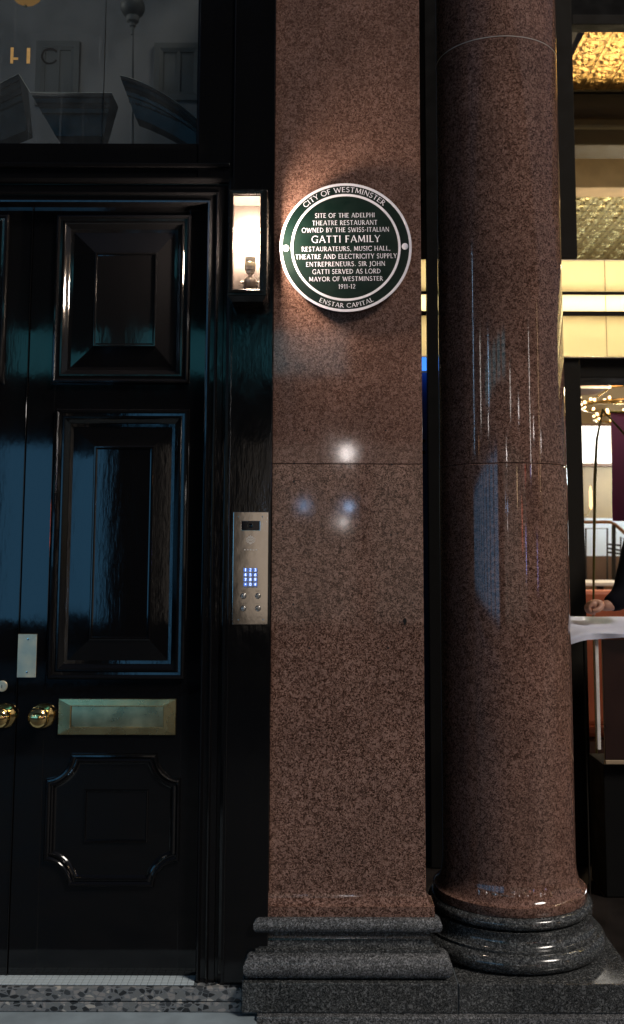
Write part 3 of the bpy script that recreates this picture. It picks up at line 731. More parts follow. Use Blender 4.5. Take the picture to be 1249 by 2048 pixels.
pen = thing('hall_pendant', P(52, 14, .9), 'amber glass pendant lamp lit dimly in the hall', 'lamp')
emit('amber_glow', (1.0, .50, .14), .22)
c = P(52, -6, .9)
part('shade', MB().lathe(c, (0, 0, 1), [(.001, -.040), (.018, -.036), (.050, -.022), (.072, 0), (.075, .01)], 28, False), 'amber_glow', pen, 60)
part('stem', MB().tube([c, (c.x, .9, 5.6)], .006, 8), 'matt_black', pen, 60)
part('finial', MB().sphere((c.x, .9, c.z - .046), .008, 10), 'brass_aged', pen, 80)
hl = bpy.data.lights.new('hall_light', 'POINT'); hl.energy = 4.0; hl.color = (1, .93, .86); hl.shadow_soft_size = .1
hlo = bpy.data.objects.new('hall_light', hl); COL.objects.link(hlo); hlo.location = Vector((c.x, .9, c.z + .09)) - BASE[pen.name]; hlo.parent = pen
ped = thing('broken_pediment', P(150, 292, .22), 'black broken pediment with curved ends standing behind the fanlight glass', 'pediment')
def cornice(pts_top, pts_bot, name, yb=.34):
    """front outline between two polylines, stepped mouldings running along it, real depth"""
    n = len(pts_top); mb = MB(); rows = []
    steps = [(0, 0.02), (.06, 0.0), (.10, 0.0), (.12, .018), (.22, .024), (.26, .030), (.34, .030), (.36, .042), (.46, .046), (.5, .055), (1, .075)]
    for s, dy in steps:
        rows.append([P(a[0] + (b[0] - a[0]) * s, a[1] + (b[1] - a[1]) * s, .18 + dy) for a, b in zip(pts_top, pts_bot)])
    back = [Vector((p.x, yb, p.z)) for p in rows[0]]; backb = [Vector((p.x, yb, p.z)) for p in rows[-1]]
    rows = [back] + rows + [backb]
    vs = [p for r in rows for p in r]; fs = []
    for i in range(len(rows) - 1):
        for k in range(n - 1): fs.append((i * n + k, i * n + k + 1, (i + 1) * n + k + 1, (i + 1) * n + k))
    fs.append(tuple(i * n for i in range(len(rows)))); fs.append(tuple(i * n + n - 1 for i in range(len(rows)))[::-1])
    mb.add(vs, fs)
    return part(name, mb, 'pediment_black', ped, 20)
mid = cornice([(61, 185), (142, 186), (224, 186)], [(112, 272), (160, 272), (208, 272)], 'cornice_piece')
rgt = cornice([(240 + 158 * t, 151 + 62 * t ** 1.25 + 28 * t ** 2.4) for t in [i / 12 for i in range(13)]],
              [(272 + 126 * t, 236 + 44 * t + 22 * t ** 2) for t in [i / 12 for i in range(13)]], 'curved_cornice_piece')
lft = cornice([(-70 + 108 * t, 214 - 66 * t ** .8) for t in [i / 10 for i in range(11)]], [(-70 + 125 * t, 310 - 50 * t) for t in [i / 10 for i in range(11)]], 'raked_cornice_piece')
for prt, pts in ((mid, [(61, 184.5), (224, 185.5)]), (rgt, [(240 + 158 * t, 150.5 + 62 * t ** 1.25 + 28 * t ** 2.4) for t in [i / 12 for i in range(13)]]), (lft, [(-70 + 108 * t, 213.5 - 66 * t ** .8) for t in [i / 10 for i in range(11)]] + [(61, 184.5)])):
    part('edge_glint', MB().tube([P(a, b, .197) for a, b in pts], .0011, 6), 'etch', prt, 60)  # pale tube drawn in for the highlight along each cornice top
dm = mesh_of(MB().box(-.0028, .0028, -.004, .004, -.004, .004, .001), 'dentil')
for i in range(28):
    link('dentil', dm, 'pediment_black', mid, P(86 + i * 4.6, 226, .206) - BASE[ped.name])
for i in range(22):
    t = i / 21
    link('dentil', dm, 'pediment_black', rgt, P(260 + 128 * t, 203 + 54 * t ** 1.2, .206) - BASE[ped.name])

# ------------------------------------------------------------------ wall lantern
YL0 = -.165
def L(px, py): return P(px, py, YL0)
o0, o1 = L(458.5, 380), L(533, 591); g0, g1 = L(466, 387), L(521, 580)
lan = thing('wall_lantern', ((o0.x + o1.x) / 2, YF, o1.z), 'lit black box lantern with a clear glass front beside the plaque', 'wall lamp')
bt = .012
fr = MB()
part('front_frame', MB().sweep([(g0.x, g1.z), (o1.x - .0225, g1.z), (o1.x - .0225, g0.z), (g0.x, g0.z)][::1], [(.003, -.006), (.003, -.001), (0, .002), (-.010, .003)], YL0)
     .box(o0.x, g0.x - .004, YL0, YL0 + .014, o1.z, o0.z, .002).box(g1.x + .004, o1.x, YL0, YL0 + .014, o1.z, o0.z, .002)
     .box(g0.x - .005, g1.x + .005, YL0 + .0005, YL0 + .0135, o1.z + .0005, g1.z - .002, .002).box(g0.x - .005, g1.x + .005, YL0 + .0005, YL0 + .0135, g0.z + .002, o0.z - .0005, .002), 'lantern_black', lan, 35)
for x in (o0.x, o1.x):
    s = 1 if x == o0.x else -1
    m = MB()
    m.box(x, x + s * .008, YF - .022, YF - .0005, o1.z + .001, o0.z - .001, .001)
    m.box(x + s * .0005, x + s * .0075, YL0 + .0142, YF - .0222, o1.z + .001, g1.z + .004, .001)
    m.box(x + s * .0005, x + s * .0075, YL0 + .0142, YF - .0222, g0.z - .004, o0.z - .001, .001)
    part('side_frame', m, 'lantern_black', lan, 35)
    part('side_pane', MB().box(x + s * .003, x + s * .005, YL0 + .0143, YF - .0223, g1.z + .0042, g0.z - .0042), 'lantern_glass', lan)
part('front_pane', MB().box(g0.x - .003, g1.x + .003, YL0 + .008, YL0 + .0095, g1.z - .0015, g0.z + .0015), 'lantern_glass', lan)
part('roof_plate', MB().box(o0.x - .001, o1.x + .001, YL0 + .0002, YF - .0003, o0.z - .0003, o0.z + .004, .001), 'lantern_black', lan, 35)
part('ceiling_plate', MB().box(o0.x + .009, o1.x - .009, YL0 + .015, YF - .008, g0.z - .0045, g0.z + .006), 'lantern_lining', lan)
part('back_plate', MB().box(o0.x + .009, o1.x - .009, YF - .006, YF - .001, o1.z + .006, o0.z - .006), 'lantern_lining', lan)
part('floor_plate', MB().box(o0.x + .0085, o1.x - .0085, YL0 + .0145, YF - .007, o1.z + .002, g1.z - .001), 'lantern_black', lan)
b0, b1 = o1.z, o1.z - .018
tr = MB(); ii = .014
tr.add([(o0.x, YL0 + .002, b0), (o1.x, YL0 + .002, b0), (o1.x, YF - .001, b0), (o0.x, YF - .001, b0),
        (o0.x + ii, YL0 + ii + .01, b1), (o1.x - ii, YL0 + ii + .01, b1), (o1.x - ii, YF - .001, b1), (o0.x + ii, YF - .001, b1)],
       [(0, 1, 5, 4), (1, 2, 6, 5), (2, 3, 7, 6), (3, 0, 4, 7), (4, 5, 6, 7), (0, 3, 2, 1)])
part('drip_tray', tr, 'lantern_black', lan)
YB = -.092
bc = P(501.5, 480, YB)
def zB(py): return P(501, py, YB).z
bulb = part('bulb', MB().lathe((bc.x, YB, 0), (0, 0, 1), [(.011, zB(515)), (.016, zB(508)), (.0235, zB(492)), (.0265, zB(475)), (.0245, zB(460)), (.018, zB(450)), (.008, zB(444)), (.001, zB(443))], 28), 'bulb_glow', lan, 60)
hd = part('lamp_holder', MB().lathe((bc.x, YB, 0), (0, 0, 1), [(.008, zB(552)), (.008, zB(549)), (.015, zB(547)), (.016, zB(542)), (.0205, zB(541)), (.0205, zB(515)), (.018, zB(514))], 28), 'holder_metal', lan, 40)
part('holder_ring', MB().lathe((bc.x, YB, 0), (0, 0, 1), [(.0206, zB(534)), (.0218, zB(533)), (.0218, zB(527)), (.0206, zB(526))], 28, False), 'plate_nickel', hd, 30)
rc = P(501, 566, YF - .012)
part('bracket_rose', MB().lathe((rc.x, YF - .006, rc.z), (0, -1, 0), [(.027, 0), (.027, .004), (.020, .009), (.016, .018), (.008, .026), (.002, .028)], 28), 'holder_metal', lan, 40)
part('bracket_arm', MB().tube([(rc.x, YF - .03, rc.z), (rc.x, YB + .01, rc.z + .002), (bc.x, YB, zB(552))], .0065, 12), 'holder_metal', lan, 60)
part('bracket_ball', MB().sphere((bc.x, YB, zB(564)), .0235, 20), 'holder_metal', lan, 80)
for s in (-1, 1):
    part('wing_screw', MB().tube([(bc.x + s * .020, YB, zB(564)), (bc.x + s * .034, YB, zB(565))], [.003, .0055], 10), 'holder_metal', lan, 60)

# ------------------------------------------------------------------ green plaque
plq_c = P(692, 494, -.028)
PR = .5 * (P(824, 494, -.028).x - P(560, 494, -.028).x)
plaque = thing('round_plaque', (plq_c.x, 0, plq_c.z - PR), 'round green plaque with white lettering fixed to the granite pilaster', 'plaque')
TILT = R(.9)
def pc(u, v, y):                                          # plaque coordinates in units of the radius
    return Vector((plq_c.x + PR * (u * math.cos(TILT) - v * math.sin(TILT)), y, plq_c.z + PR * (u * math.sin(TILT) + v * math.cos(TILT))))
YQ = -.026
part('disc', MB().lathe((plq_c.x, 0, plq_c.z), (0, -1, 0), [(PR * .985, .002), (PR * .995, .006), (PR * .995, .022), (PR * .97, .0258), (PR * .96, .026), (.001, .026)], 96), 'plaque_green', plaque, 40)
def ring(r0, r1):
    return MB().lathe((plq_c.x, 0, plq_c.z), (0, -1, 0), [(PR * r0, .0255), (PR * r0, .0272), (PR * r1, .0272), (PR * r1, .022)], 96, False)
part('rim', ring(.962, 1.0), 'plaque_white', plaque, 30)
part('inner_ring', ring(.797, .832), 'plaque_white', plaque, 30)
for s, v in ((-.908, -.006), (.898, .0)):
    p = pc(s, v, YQ)
    part('bolt', MB().lathe((p.x, -.0258, p.z), (0, -1, 0), [(PR * .050, 0), (PR * .049, .0020), (PR * .03, .0028), (.001, .003)], 24), 'plaque_white', plaque, 40)
zc = 620.0; xc = 610.0; ru = 533.0                        # measured in an enlarged view of the plaque
for s, x0, x1, ya, yb in (('SITE OF THE ADELPHI', 365, 848, 337, 374), ('THEATRE RESTAURANT', 342, 868, 398, 436), ('OWNED BY THE SWISS-ITALIAN', 257, 963, 457, 495),
                           ('GATTI FAMILY', 335, 888, 524, 581), ('RESTAURATEURS, MUSIC HALL,', 255, 970, 614, 652), ('THEATRE AND ELECTRICITY SUPPLY', 205, 1020, 677, 716),
                           ('ENTREPRENEURS. SIR JOHN', 288, 925, 740, 778), ('GATTI SERVED AS LORD', 338, 888, 802, 840), ('MAYOR OF WESTMINSTER', 310, 905, 864, 900), ('1911-12', 547, 682, 927, 963)):
    cap = (yb - ya) / ru; wd = (x1 - x0) / ru; gp = .16
    sx = wd / text_adv(s, gp); m = MB(); u0 = (x0 - xc) / ru; v0 = (zc - yb) / ru
    letter_line(m, s, lambda u, v, mid, e: pc(u0 + u, v0 + v, YQ - .0008 - e), cap, sx, gp)
    part('lettering', m, 'plaque_white', plaque, label='white raised line reading ' + s.replace(',', '').replace('.', ''))
def arc_text(s, a_start, a_end, r_base, cap, top):
    gp = .14; span = R(abs(a_end - a_start)); sx = span * (r_base + (cap / 2 if top else -cap / 2)) / text_adv(s, gp); m = MB()
    rm = r_base + (cap / 2 if top else -cap / 2)
    def place(u, v, mid, e):
        th = R(a_start) + (-mid if top else mid) / rm
        rad = Vector((math.cos(th), math.sin(th))); tan = Vector((math.sin(th), -math.cos(th))) if top else Vector((-math.sin(th), math.cos(th)))
        base = rad * (r_base + (v if top else -v)) + tan * (u - mid)
        return pc(base.x, base.y, YQ - .0008 - e)
    letter_line(m, s, place, cap, sx, gp)
    part('lettering', m, 'plaque_white', plaque, label='white curved line reading ' + s)
arc_text('CITY OF WESTMINSTER', 134, 48, .862, .078, True)
arc_text('ENSTAR CAPITAL', -116.5, -64, .935, .066, False)

# ------------------------------------------------------------------ entry panel
YE = YF - .005
def E(zx, zy, y=YE): return P(450 + zx * .12702, 1010 + zy * .12695, y)
e0, e1 = E(136, 108), E(678, 1884)
ent = thing('entry_panel', ((e0.x + e1.x) / 2, YF, e1.z), 'polished steel door entry panel with blue lit keypad and four buttons', 'intercom')
part('face_plate', MB().box(e0.x, e1.x, YE, YF, e1.z, e0.z, .0015), 'steel', ent, 35)
a, b = E(262, 256), E(552, 398)
cw = part('camera_window', MB().box(a.x, b.x, YE - .001, YE + .0003, b.z, a.z), 'panel_glass', ent)
part('window_bezel', MB().sweep([(a.x, b.z), (b.x, b.z), (b.x, a.z), (a.x, a.z)], [(-.0016, -.0005), (-.0016, .002), (0, .0018), (0, .0002)], YE), 'steel_button', cw)
c = E(405, 326)
part('camera_lens', MB().lathe((c.x, YE - .0011, c.z), (0, -1, 0), [(.0088, -.0005), (.0086, .0010), (.0075, .0012), (.0060, .0006), (.001, .0004)], 24), 'panel_glass', cw, 40)
for s in (-1, 1):
    part('lens_ring', MB().tube([(c.x + s * .0095 * math.cos(R(t)), YE - .0014, c.z + .0095 * math.sin(R(t))) for t in range(-35, 36, 10)], .0007, 6), 'brass_aged', cw, 60)
lg = MB()
for k in range(-4, 5):
    hh = (78 - abs(k) * 11) ; x = 406 + k * 16.5
    for j in range(3):
        z0 = 550 - hh + j * 2 * hh / 3 + (6 if k % 2 else 0); z1 = z0 + 2 * hh / 3 - 7
        a, b = E(x - 3.4, z0), E(x + 3.4, z1); lg.box(a.x, b.x, YE - .0006, YE + .0003, b.z, a.z)
part('etched_emblem', lg, 'etch', ent)
mk = MB()
for k in range(5):
    a, b = E(306 + k * 45, 698), E(306 + k * 45 + 24, 712); mk.box(a.x, b.x, YE - .0005, YE + .0003, b.z, a.z)
part('etched_mark', mk, 'etch', ent)
a, b = E(294, 990), E(520, 1304)
kp = part('keypad_recess', MB().box(a.x, b.x, YE - .0006, YE + .0003, b.z, a.z), 'holder_metal', ent)
for j, row in enumerate(('123', '456', '789', '*0#')):
    for i, ch in enumerate(row):
        cx, cz = 327 + i * 77, 1022 + j * 76
        a, b = E(cx - 27, cz - 27), E(cx + 27, cz + 27)
        ky = part('key', MB().box(a.x, b.x, YE - .0028, YE - .0004, b.z, a.z, .0008), 'key_blue', ent, 35)
        m = MB(); hgt = E(0, 0).z - E(0, 46).z; wdt = hgt * 1.05; o = E(cx, cz + 23)
        letter_line(m, ch, lambda u, v, mid, e: (o.x - G[ch][0] * wdt / 2 + u, YE - .0030 - e, o.z + v), hgt, wdt)
        part('digit', m, 'key_white', ky)
for k, (cx, cz) in enumerate(((293, 1433), (522, 1433), (293, 1630), (522, 1630))):
    c = E(cx, cz)
    bt_ = part('call_button', MB().lathe((c.x, YE, c.z), (0, -1, 0), [(.0098, -.0003), (.0098, .0018), (.0088, .0026), (.0075, .0012), (.0066, .0012), (.0062, .0022), (.001, .0024)], 28), 'steel_button', ent, 35)
    part('button_gap', MB().lathe((c.x, YE, c.z), (0, -1, 0), [(.0112, -.0003), (.0112, .0004), (.0098, .0005)], 28, False), 'shadow_gap', bt_)
    m = MB(); o = E(cx - 36, cz - 66); hg = E(0, 0).z - E(0, 20).z
    letter_line(m, 'FLAT ' + '1234'[k], lambda u, v, mid, e: (o.x + u, YE - .0002 - e, o.z + v), hg, hg * .95)
    part('button_legend', m, 'etch_dark', ent)
for cx, cz in ((210, 185), (592, 185), (210, 1805), (600, 1805)):
    c = E(cx, cz)
    part('screw', MB().lathe((c.x, YE, c.z), (0, -1, 0), [(.0028, -.0003), (.0027, .0006), (.0012, .0004), (.0005, .0002)], 14), 'steel_button', ent, 30)

# ================================================================== the restaurant front
YS = 1.70                                                # plane of the restaurant front
def S(px, py, y=YS): return P(px, py, y)
xpR = S(1162, 760).x; xpL = S(1112, 760).x
shop = thing('restaurant_front', (xpR, YS, 0), 'dark bronze posts and rails of the restaurant front behind the column', 'shop front')
part('post', MB().box(xpL - .06, xpR, YS, YS + .12, 0, S(1190, 713).z - .008, .004), 'post_bronze', shop, 35)
part('post', MB().box(xpL - .06, xpR, YS, YS + .12, S(1190, 519).z + .008, 5.2, .004), 'post_bronze', shop, 35)
xa = S(871, 700).x; xb = S(852, 700).x
part('post', MB().box(xb, xa + .12, YS - .07, YS - .032, 0, 5.2, .004), 'matt_black', shop, 35)
z_h = S(1200, 30).z
part('head_rail', MB().box(xpR + .001, 4.0, YS + .005, YS + .10, S(1200, 48).z, S(1200, 28).z, .004), 'post_bronze', shop, 35)
part('head_panel', MB().box(xpR + .001, 4.0, YS + .03, YS + .12, S(1200, 27).z, 5.2), 'matt_black', shop)
part('soffit', MB().box(xpL, 4.0, YS + .02, YS + .30, S(1200, 754).z, S(1200, 714).z, .003), 'post_bronze', shop, 35)
part('transom_pane', MB().box(xpR + .001, 4.0, YS + .05, YS + .056, S(1200, 519).z, S(1200, 48).z), 'pane_glass', shop)
part('blue_board', MB().box(S(800, 800).x, xa + .06, YS + .06, YS + .09, 0, S(845, 742).z), 'board_blue', shop)
for py in (880, 903):
    part('board_rail', MB().box(S(800, 800).x, xb - .002, YS + .045, YS + .0595, S(845, py + 3).z, S(845, py - 3).z), 'matt_black', shop)
part('dark_board', MB().box(S(800, 800).x, xa + .06, YS + .06, YS + .09, S(845, 519).z + .008, 5.2), 'beam_dark', shop)
for py in (396, 418):
    part('board_rail', MB().box(S(800, 800).x, xb - .002, YS + .045, YS + .0595, S(845, py + 2.5).z, S(845, py - 2.5).z), 'matt_black', shop)
emit('blue_strip', (.06, .28, 1.0), 1.3)
part('added_blue_glow', MB().box(S(800, 800).x, xa + .05, YS - .02, YS + .04, S(845, 739).z, S(845, 716).z), 'blue_strip', shop)  # added glow for the blue lit wall, set forward to light the board
# lower door: two chrome lines, kick plate
part('kick_rail', MB().box(xpR + .001, 4.0, YS + .30, YS + .36, S(1200, 1640, YS + .3).z, S(1200, 1595, YS + .3).z), 'matt_black', shop)
for py in (1606, 1613):
    part('chrome_strip', MB().box(xpR + .001, 4.0, YS + .292, YS + .2995, S(1200, py + 1.6, YS + .3).z, S(1200, py - 1.6, YS + .3).z), 'chrome', shop)
part('threshold', MB().box(xpR + .001, 4.0, YS + .27, YS + .42, -.003, .03, .004), 'chrome', shop, 35)

# light-box sign: opal panels in front of bright tubes
sgn = thing('light_box_sign', (S(1000, 712).x, YS, S(1000, 712).z), 'glowing yellow light box sign of three opal bands across the restaurant front', 'sign')
sx0, sx1 = S(790, 620).x, 4.0
YG = YS - .02
zt, z1a, z1b, z2a, z2b, zb_ = [S(1190, p, YG).z for p in (521, 584, 590, 623, 632, 713)]
xs = [sx0, S(836, 620, YG).x]
x = S(1212, 620, YG).x
while x < sx1: xs.append(x); x += .62
x = S(1212, 620, YG).x - .62
while x > xs[0] + .1: xs.append(x); x -= .62
xs = sorted(set(xs)); xs = [xs[0]] + [v for v in xs[1:] if abs(v - S(836, 620, YG).x) > .02] + [sx1]
for k in range(len(xs) - 1):
    for za, zb2 in ((z1a, zt), (z2a, z1b), (zb_, z2b)):
        part('opal_panel', MB().box(xs[k] + .0002, xs[k + 1] - .0002, YG, YG + .004, za, zb2), 'opal_yellow', sgn)
for x in xs[1:-1]:
    part('joint_strip', MB().box(x - .0016, x + .0016, YG - .002, YG - .0004, zb_, zt), 'beam_pale', sgn)
for za, zb2 in ((z1b, z1a), (z2b, z2a)):
    part('divider', MB().box(sx0, sx1, YG - .008, YG + .03, min(za, zb2) + .0005, max(za, zb2) - .0005), 'post_bronze', sgn)
part('box_back', MB().box(sx0, sx1, YG + .175, YG + .18, zb_, zt).box(sx0, sx1, YG + .006, YG + .174, zt, zt + .006).box(sx0, sx1, YG + .006, YG + .174, zb_ - .006, zb_), 'lamp_white', sgn)
for zt_ in ((z1b + z2a) / 2,):
    part('tube', MB().tube([(sx0 + .02, YG + .060, zt_), (sx1 - .02, YG + .060, zt_)], .018, 12), 'tube_glow', sgn, 60)

# ------------------------------------------------------------------ restaurant interior
struct('room_floor', MB().box(.6, 6, YS + .45, 9.4, -.003, .02), 'wall_brown')
struct('room_back_wall', MB().box(.6, 6, 6.6, 6.7, S(1200, 1036, 6.6).z, 5.4), 'wall_tan')
struct('room_dado', MB().box(.6, 6, 6.59, 6.7, S(1200, 1112, 6.6).z, S(1200, 1036, 6.6).z - .002), 'wall_pale')
struct('room_base_wall', MB().box(.6, 6, 6.58, 6.7, .02, S(1200, 1112, 6.6).z - .002), 'wall_brown')
struct('room_side_wall', MB().box(.5, .6, YS + .2, 6.7, 0, 5.6), 'wall_tan')
struct('party_wall', MB().box(XL + .02, XRt - .06, PBACK + .001, YS + .6, 0, 5.4), 'matt_black')
zc1 = S(1200, 50, YS + .12).z
struct('room_ceiling', MB().box(.6, 6, YS + .1, 6.7, zc1 + .03, zc1 + .12), 'beam_dark')
def tin(name, y0, y1, z, mat, label, x0, x1):
    t = thing(name, ((x0 + x1) / 2, y0, z), label, 'ceiling', 'embossed tin ceilings')
    s = .17; m = MB(); g_ = 12; vs = []
    for j in range(g_ + 1):
        for i in range(g_ + 1):
            u, v = i / g_, j / g_
            r = math.hypot(u - .5, v - .5)
            h = .010 * math.exp(-((r - .3) / .07) ** 2) + .014 * math.exp(-(r / .1) ** 2) + .008 * (abs(math.sin(6 * math.pi * u) * math.sin(6 * math.pi * v)))
            if i in (0, g_) or j in (0, g_): h = .005
            h += random.uniform(0, .005)
            vs.append((u * (s - .004), v * (s - .004), -h))
    m.add(vs, [(j * 13 + i, j * 13 + i + 1, (j + 1) * 13 + i + 1, (j + 1) * 13 + i) for j in range(g_) for i in range(g_)])
    me = mesh_of(m, 'tin_tile', smooth=60)
    nx, ny = int((x1 - x0) / s) + 1, max(1, int(round((y1 - y0) / s)))
    for i in range(nx):
        for j in range(ny):
            o = link('tin_tile', me, mat, t, Vector((x0 + i * s, y0 + j * s, z)) - BASE[t.name])
    return t
y2 = 2.75
tin('tin_ceiling', YS + .12, y2, zc1, 'tin_gold', 'gold embossed tin ceiling seen above the dark beam', S(1176, 50, YS + .12).x, 3.6)
yb2 = y2 + .02
zb1, zb0 = zc1 + .02, S(1200, 305, yb2).z
bm_ = thing('ceiling_beam', (2.5, yb2, zb0), 'dark brown ceiling beam between the gold ceilings', 'beam')
part('beam', MB().box(.7, 5.8, yb2, yb2 + .25, zb0 + .05, zb1, .01), 'beam_dark', bm_, 35)
part('lower_moulding', MB().box(.7, 5.8, yb2 - .03, yb2 + .28, zb0 + .16, zb0 + .24, .02), 'beam_dark', bm_, 35)
zq = S(1200, 306, 3.3).z; zq0 = S(1200, 376, 3.3).z
solo('pale_beam', MB().box(.7, 5.8, 3.3, 3.5, zq0, zq, .01), 'beam_pale', 'pale plaster beam under the dark brown beam', 'beam')
zc2 = zq0 + .02
tin('tin_ceiling', 3.52, 6.5, zc2, 'tin_gold_green', 'greenish gold embossed tin ceiling beyond the pale plaster beam', 1.7, 3.9)

def point(name, loc, parent, power, col, rad=.08):
    l = bpy.data.lights.new(name, 'POINT'); l.energy = power; l.color = col; l.shadow_soft_size = rad
    o = bpy.data.objects.new(name, l); COL.objects.link(o); o.location = Vector(loc) - BASE[parent.name]; o.parent = parent
    return o
# chandelier: brass rings of small bulbs
yc_ = 4.6
cc = P(1212, 812, yc_)
ch = thing('chandelier', (cc.x + .25, yc_, cc.z), 'brass chandelier with tiers of small warm bulbs inside the restaurant', 'chandelier')
cx = cc.x + .25
part('stem', MB().tube([(cx, yc_, cc.z - .12), (cx, yc_, zc2 - .02)], .012, 10), 'brass', ch, 60)
bl_me = mesh_of(MB().sphere((0, 0, 0), .011, 12), 'bulb', smooth=80)
for rr_, dz, n in ((.52, .10, 22), (.44, 0.0, 18), (.34, -.10, 14)):
    pts = [(cx + rr_ * math.cos(a), yc_ + rr_ * math.sin(a), cc.z + dz + .0 * a) for a in [2 * math.pi * i / 36 for i in range(37)]]
    part('ring', MB().tube(pts, .012, 8, False), 'brass', ch, 60)
    for k in range(n):
        a = 2 * math.pi * (k + .3) / n
        link('bulb', bl_me, 'bulb_warm', ch, Vector((cx + rr_ * math.cos(a), yc_ + rr_ * math.sin(a), cc.z + dz + .026)) - BASE[ch.name])
for a in (0, 120, 240):
    part('spoke', MB().tube([(cx, yc_, cc.z + .30), (cx + .52 * math.cos(R(a)), yc_ + .52 * math.sin(R(a)), cc.z + .10)], .008, 8), 'brass', ch, 60)
point('chandelier_and_fill_light', (cx - .1, yc_ - .8, cc.z + .2), ch, 110, (1, .78, .50), .2)
point('chandelier_and_fill_light', (2.2, 2.4, 3.4), ch, 26, (1, .76, .42), .12)  # added point light that brightens the gold tin ceiling, away from the chandelier
# hung lit cove, white edge
p0, p1 = P(1160, 757, 3.9), P(1219, 775, 3.9)
cv = thing('hanging_canopy', ((p0.x + p1.x) / 2, 3.9, p1.z), 'dull pink hanging canopy box with a white rim inside the restaurant', 'canopy')
part('box', MB().box(p0.x - .5, p1.x, 3.9, 4.3, p1.z, p0.z + .1, .01), 'cove_pink', cv, 35)
part('rim', MB().box(p0.x - .5, p1.x + .01, 3.888, 3.8995, p1.z - .010, p1.z + .006, .002).box(p1.x - .006, p1.x + .01, 3.889, 3.8992, p1.z + .006, p0.z + .1, .002), 'trim_white', cv, 35)
# bright light panel at the back
p0, p1 = P(1166, 852, 6.4), P(1224, 926, 6.4)
lw = thing('lit_wall_panel', ((p0.x + p1.x) / 2, 6.4, p1.z), 'bright white lit panel on the restaurant back wall', 'light panel')
xm = P(1186, 890, 6.4).x
for a, b in ((p0.x - .12, xm - .006), (xm + .006, p1.x)):
    part('lit_pane', MB().box(a, b, 6.41, 6.42, p1.z, p0.z), 'window_white', lw)
point('panel_light', (p1.x + .1, 6.0, p1.z - .15), lw, 22, (.86, .95, 1.0), .1)
part('casing', MB().box(p0.x - .16, p1.x + .04, 6.43, 6.585, p1.z - .03, p0.z + .03), 'wall_brown', lw)
# wall lights (long glowing shades)
for px_, py0, py1, lab in ((1182, 972, 1018, 'tall slim warm wall light left of the olive pole'),):
    a, b = P(px_ - 3, py0, 6.3), P(px_ + 3, py1, 6.3)
    wl = thing('wall_light', ((a.x + b.x) / 2, 6.5, b.z), lab, 'wall lamp')
    part('shade', MB().lathe(((a.x + b.x) / 2, 6.3, 0), (0, 0, 1), [(.008, b.z), (.016, b.z + .03), (.014, a.z - .05), (.006, a.z)], 14), 'wall_glow', wl, 60)
    part('bracket', MB().tube([((a.x + b.x) / 2, 6.3, b.z), ((a.x + b.x) / 2, 6.45, b.z - .06), ((a.x + b.x) / 2, 6.58, b.z - .05)], .008, 8), 'brass', wl, 60)
# purple banner and its stand
p0, p1 = P(1222, 826, 2.5), P(1223, 1042, 2.5)
bx0 = p0.x; vs = []
for j in range(13):
    for i in range(9):
        u, v = i / 8, j / 12
        vs.append((bx0 + .62 * u + .004 * math.sin(5 * v), 2.5 + .012 * math.sin(7 * u + 2 * v), p0.z + (p1.z - p0.z) * v))
fv = [(j * 9 + i, j * 9 + i + 1, (j + 1) * 9 + i + 1, (j + 1) * 9 + i) for j in range(12) for i in range(8)]
n0 = len(vs); vs2 = vs + [(x, y + .003, z) for x, y, z in vs]
bn = MB().add(vs2, fv + [tuple(k + n0 for k in f[::-1]) for f in fv])
ban = thing('hanging_banner', (bx0 + .3, 2.5, p1.z), 'purple cloth banner hanging beside the olive pole', 'banner')
part('cloth', bn, 'banner_purple', ban, 60)
part('top_rod', MB().tube([(bx0 - .01, 2.5, p0.z + .008), (bx0 + .64, 2.5, p0.z + .008)], .008, 10), 'stand_olive', ban, 60)
pst = thing('slanting_pole', P(1186, 1225, 2.15), 'thin olive metal pole with a slanting stay in the restaurant doorway', 'pole')
part('pole', MB().tube([P(1187, 1240, 2.15), P(1190, 960, 2.15), P(1194, 880, 2.15), P(1206, 818, 2.15)], [.006, .010, .008, .005], 10), 'stand_olive', pst, 60)
part('stay', MB().tube([P(1205, 819, 2.15), P(1251, 870, 2.15), P(1300, 925, 2.15)], [.005, .008, .008], 10), 'stand_olive', pst, 60)
part('foot', MB().tube([P(1187, 1238, 2.15), Vector((P(1187, 1240, 2.15).x, 2.15, .02))], .006, 10), 'stand_olive', pst, 60)
# stair railing with frames
rl = thing('stair_railing', P(1205, 1150, 5.6), 'black iron railing with squared frames and a wooden handrail', 'railing')
def bar(pts, r, name, mat): part(name, MB().tube([P(a, b, 5.6) for a, b in pts], r, 8), mat, rl, 60)
bar([(1165, 1044), (1222, 1044), (1232, 1050), (1252, 1068), (1290, 1100)], .016, 'handrail', 'wood_rail')
for pts in ([(1172, 1160), (1172, 1057), (1215, 1057), (1215, 1160)], [(1242, 1160), (1242, 1074), (1275, 1098)], [(1214, 1088), (1242, 1091)], [(1214, 1096), (1242, 1101)], [(1214, 1104), (1242, 1108)]):
    bar(pts, .009, 'frame_bar', 'iron')
bar([(1228, 1050), (1228, 1165)], .020, 'newel', 'iron')
bar([(1262, 1078), (1262, 1165)], .020, 'newel', 'iron')
a, b = P(1160, 1160, 5.6), P(1300, 1172, 5.6)
part('base_rail', MB().box(a.x, b.x, 5.57, 5.63, .02, a.z, .01), 'wall_brown', rl, 35)
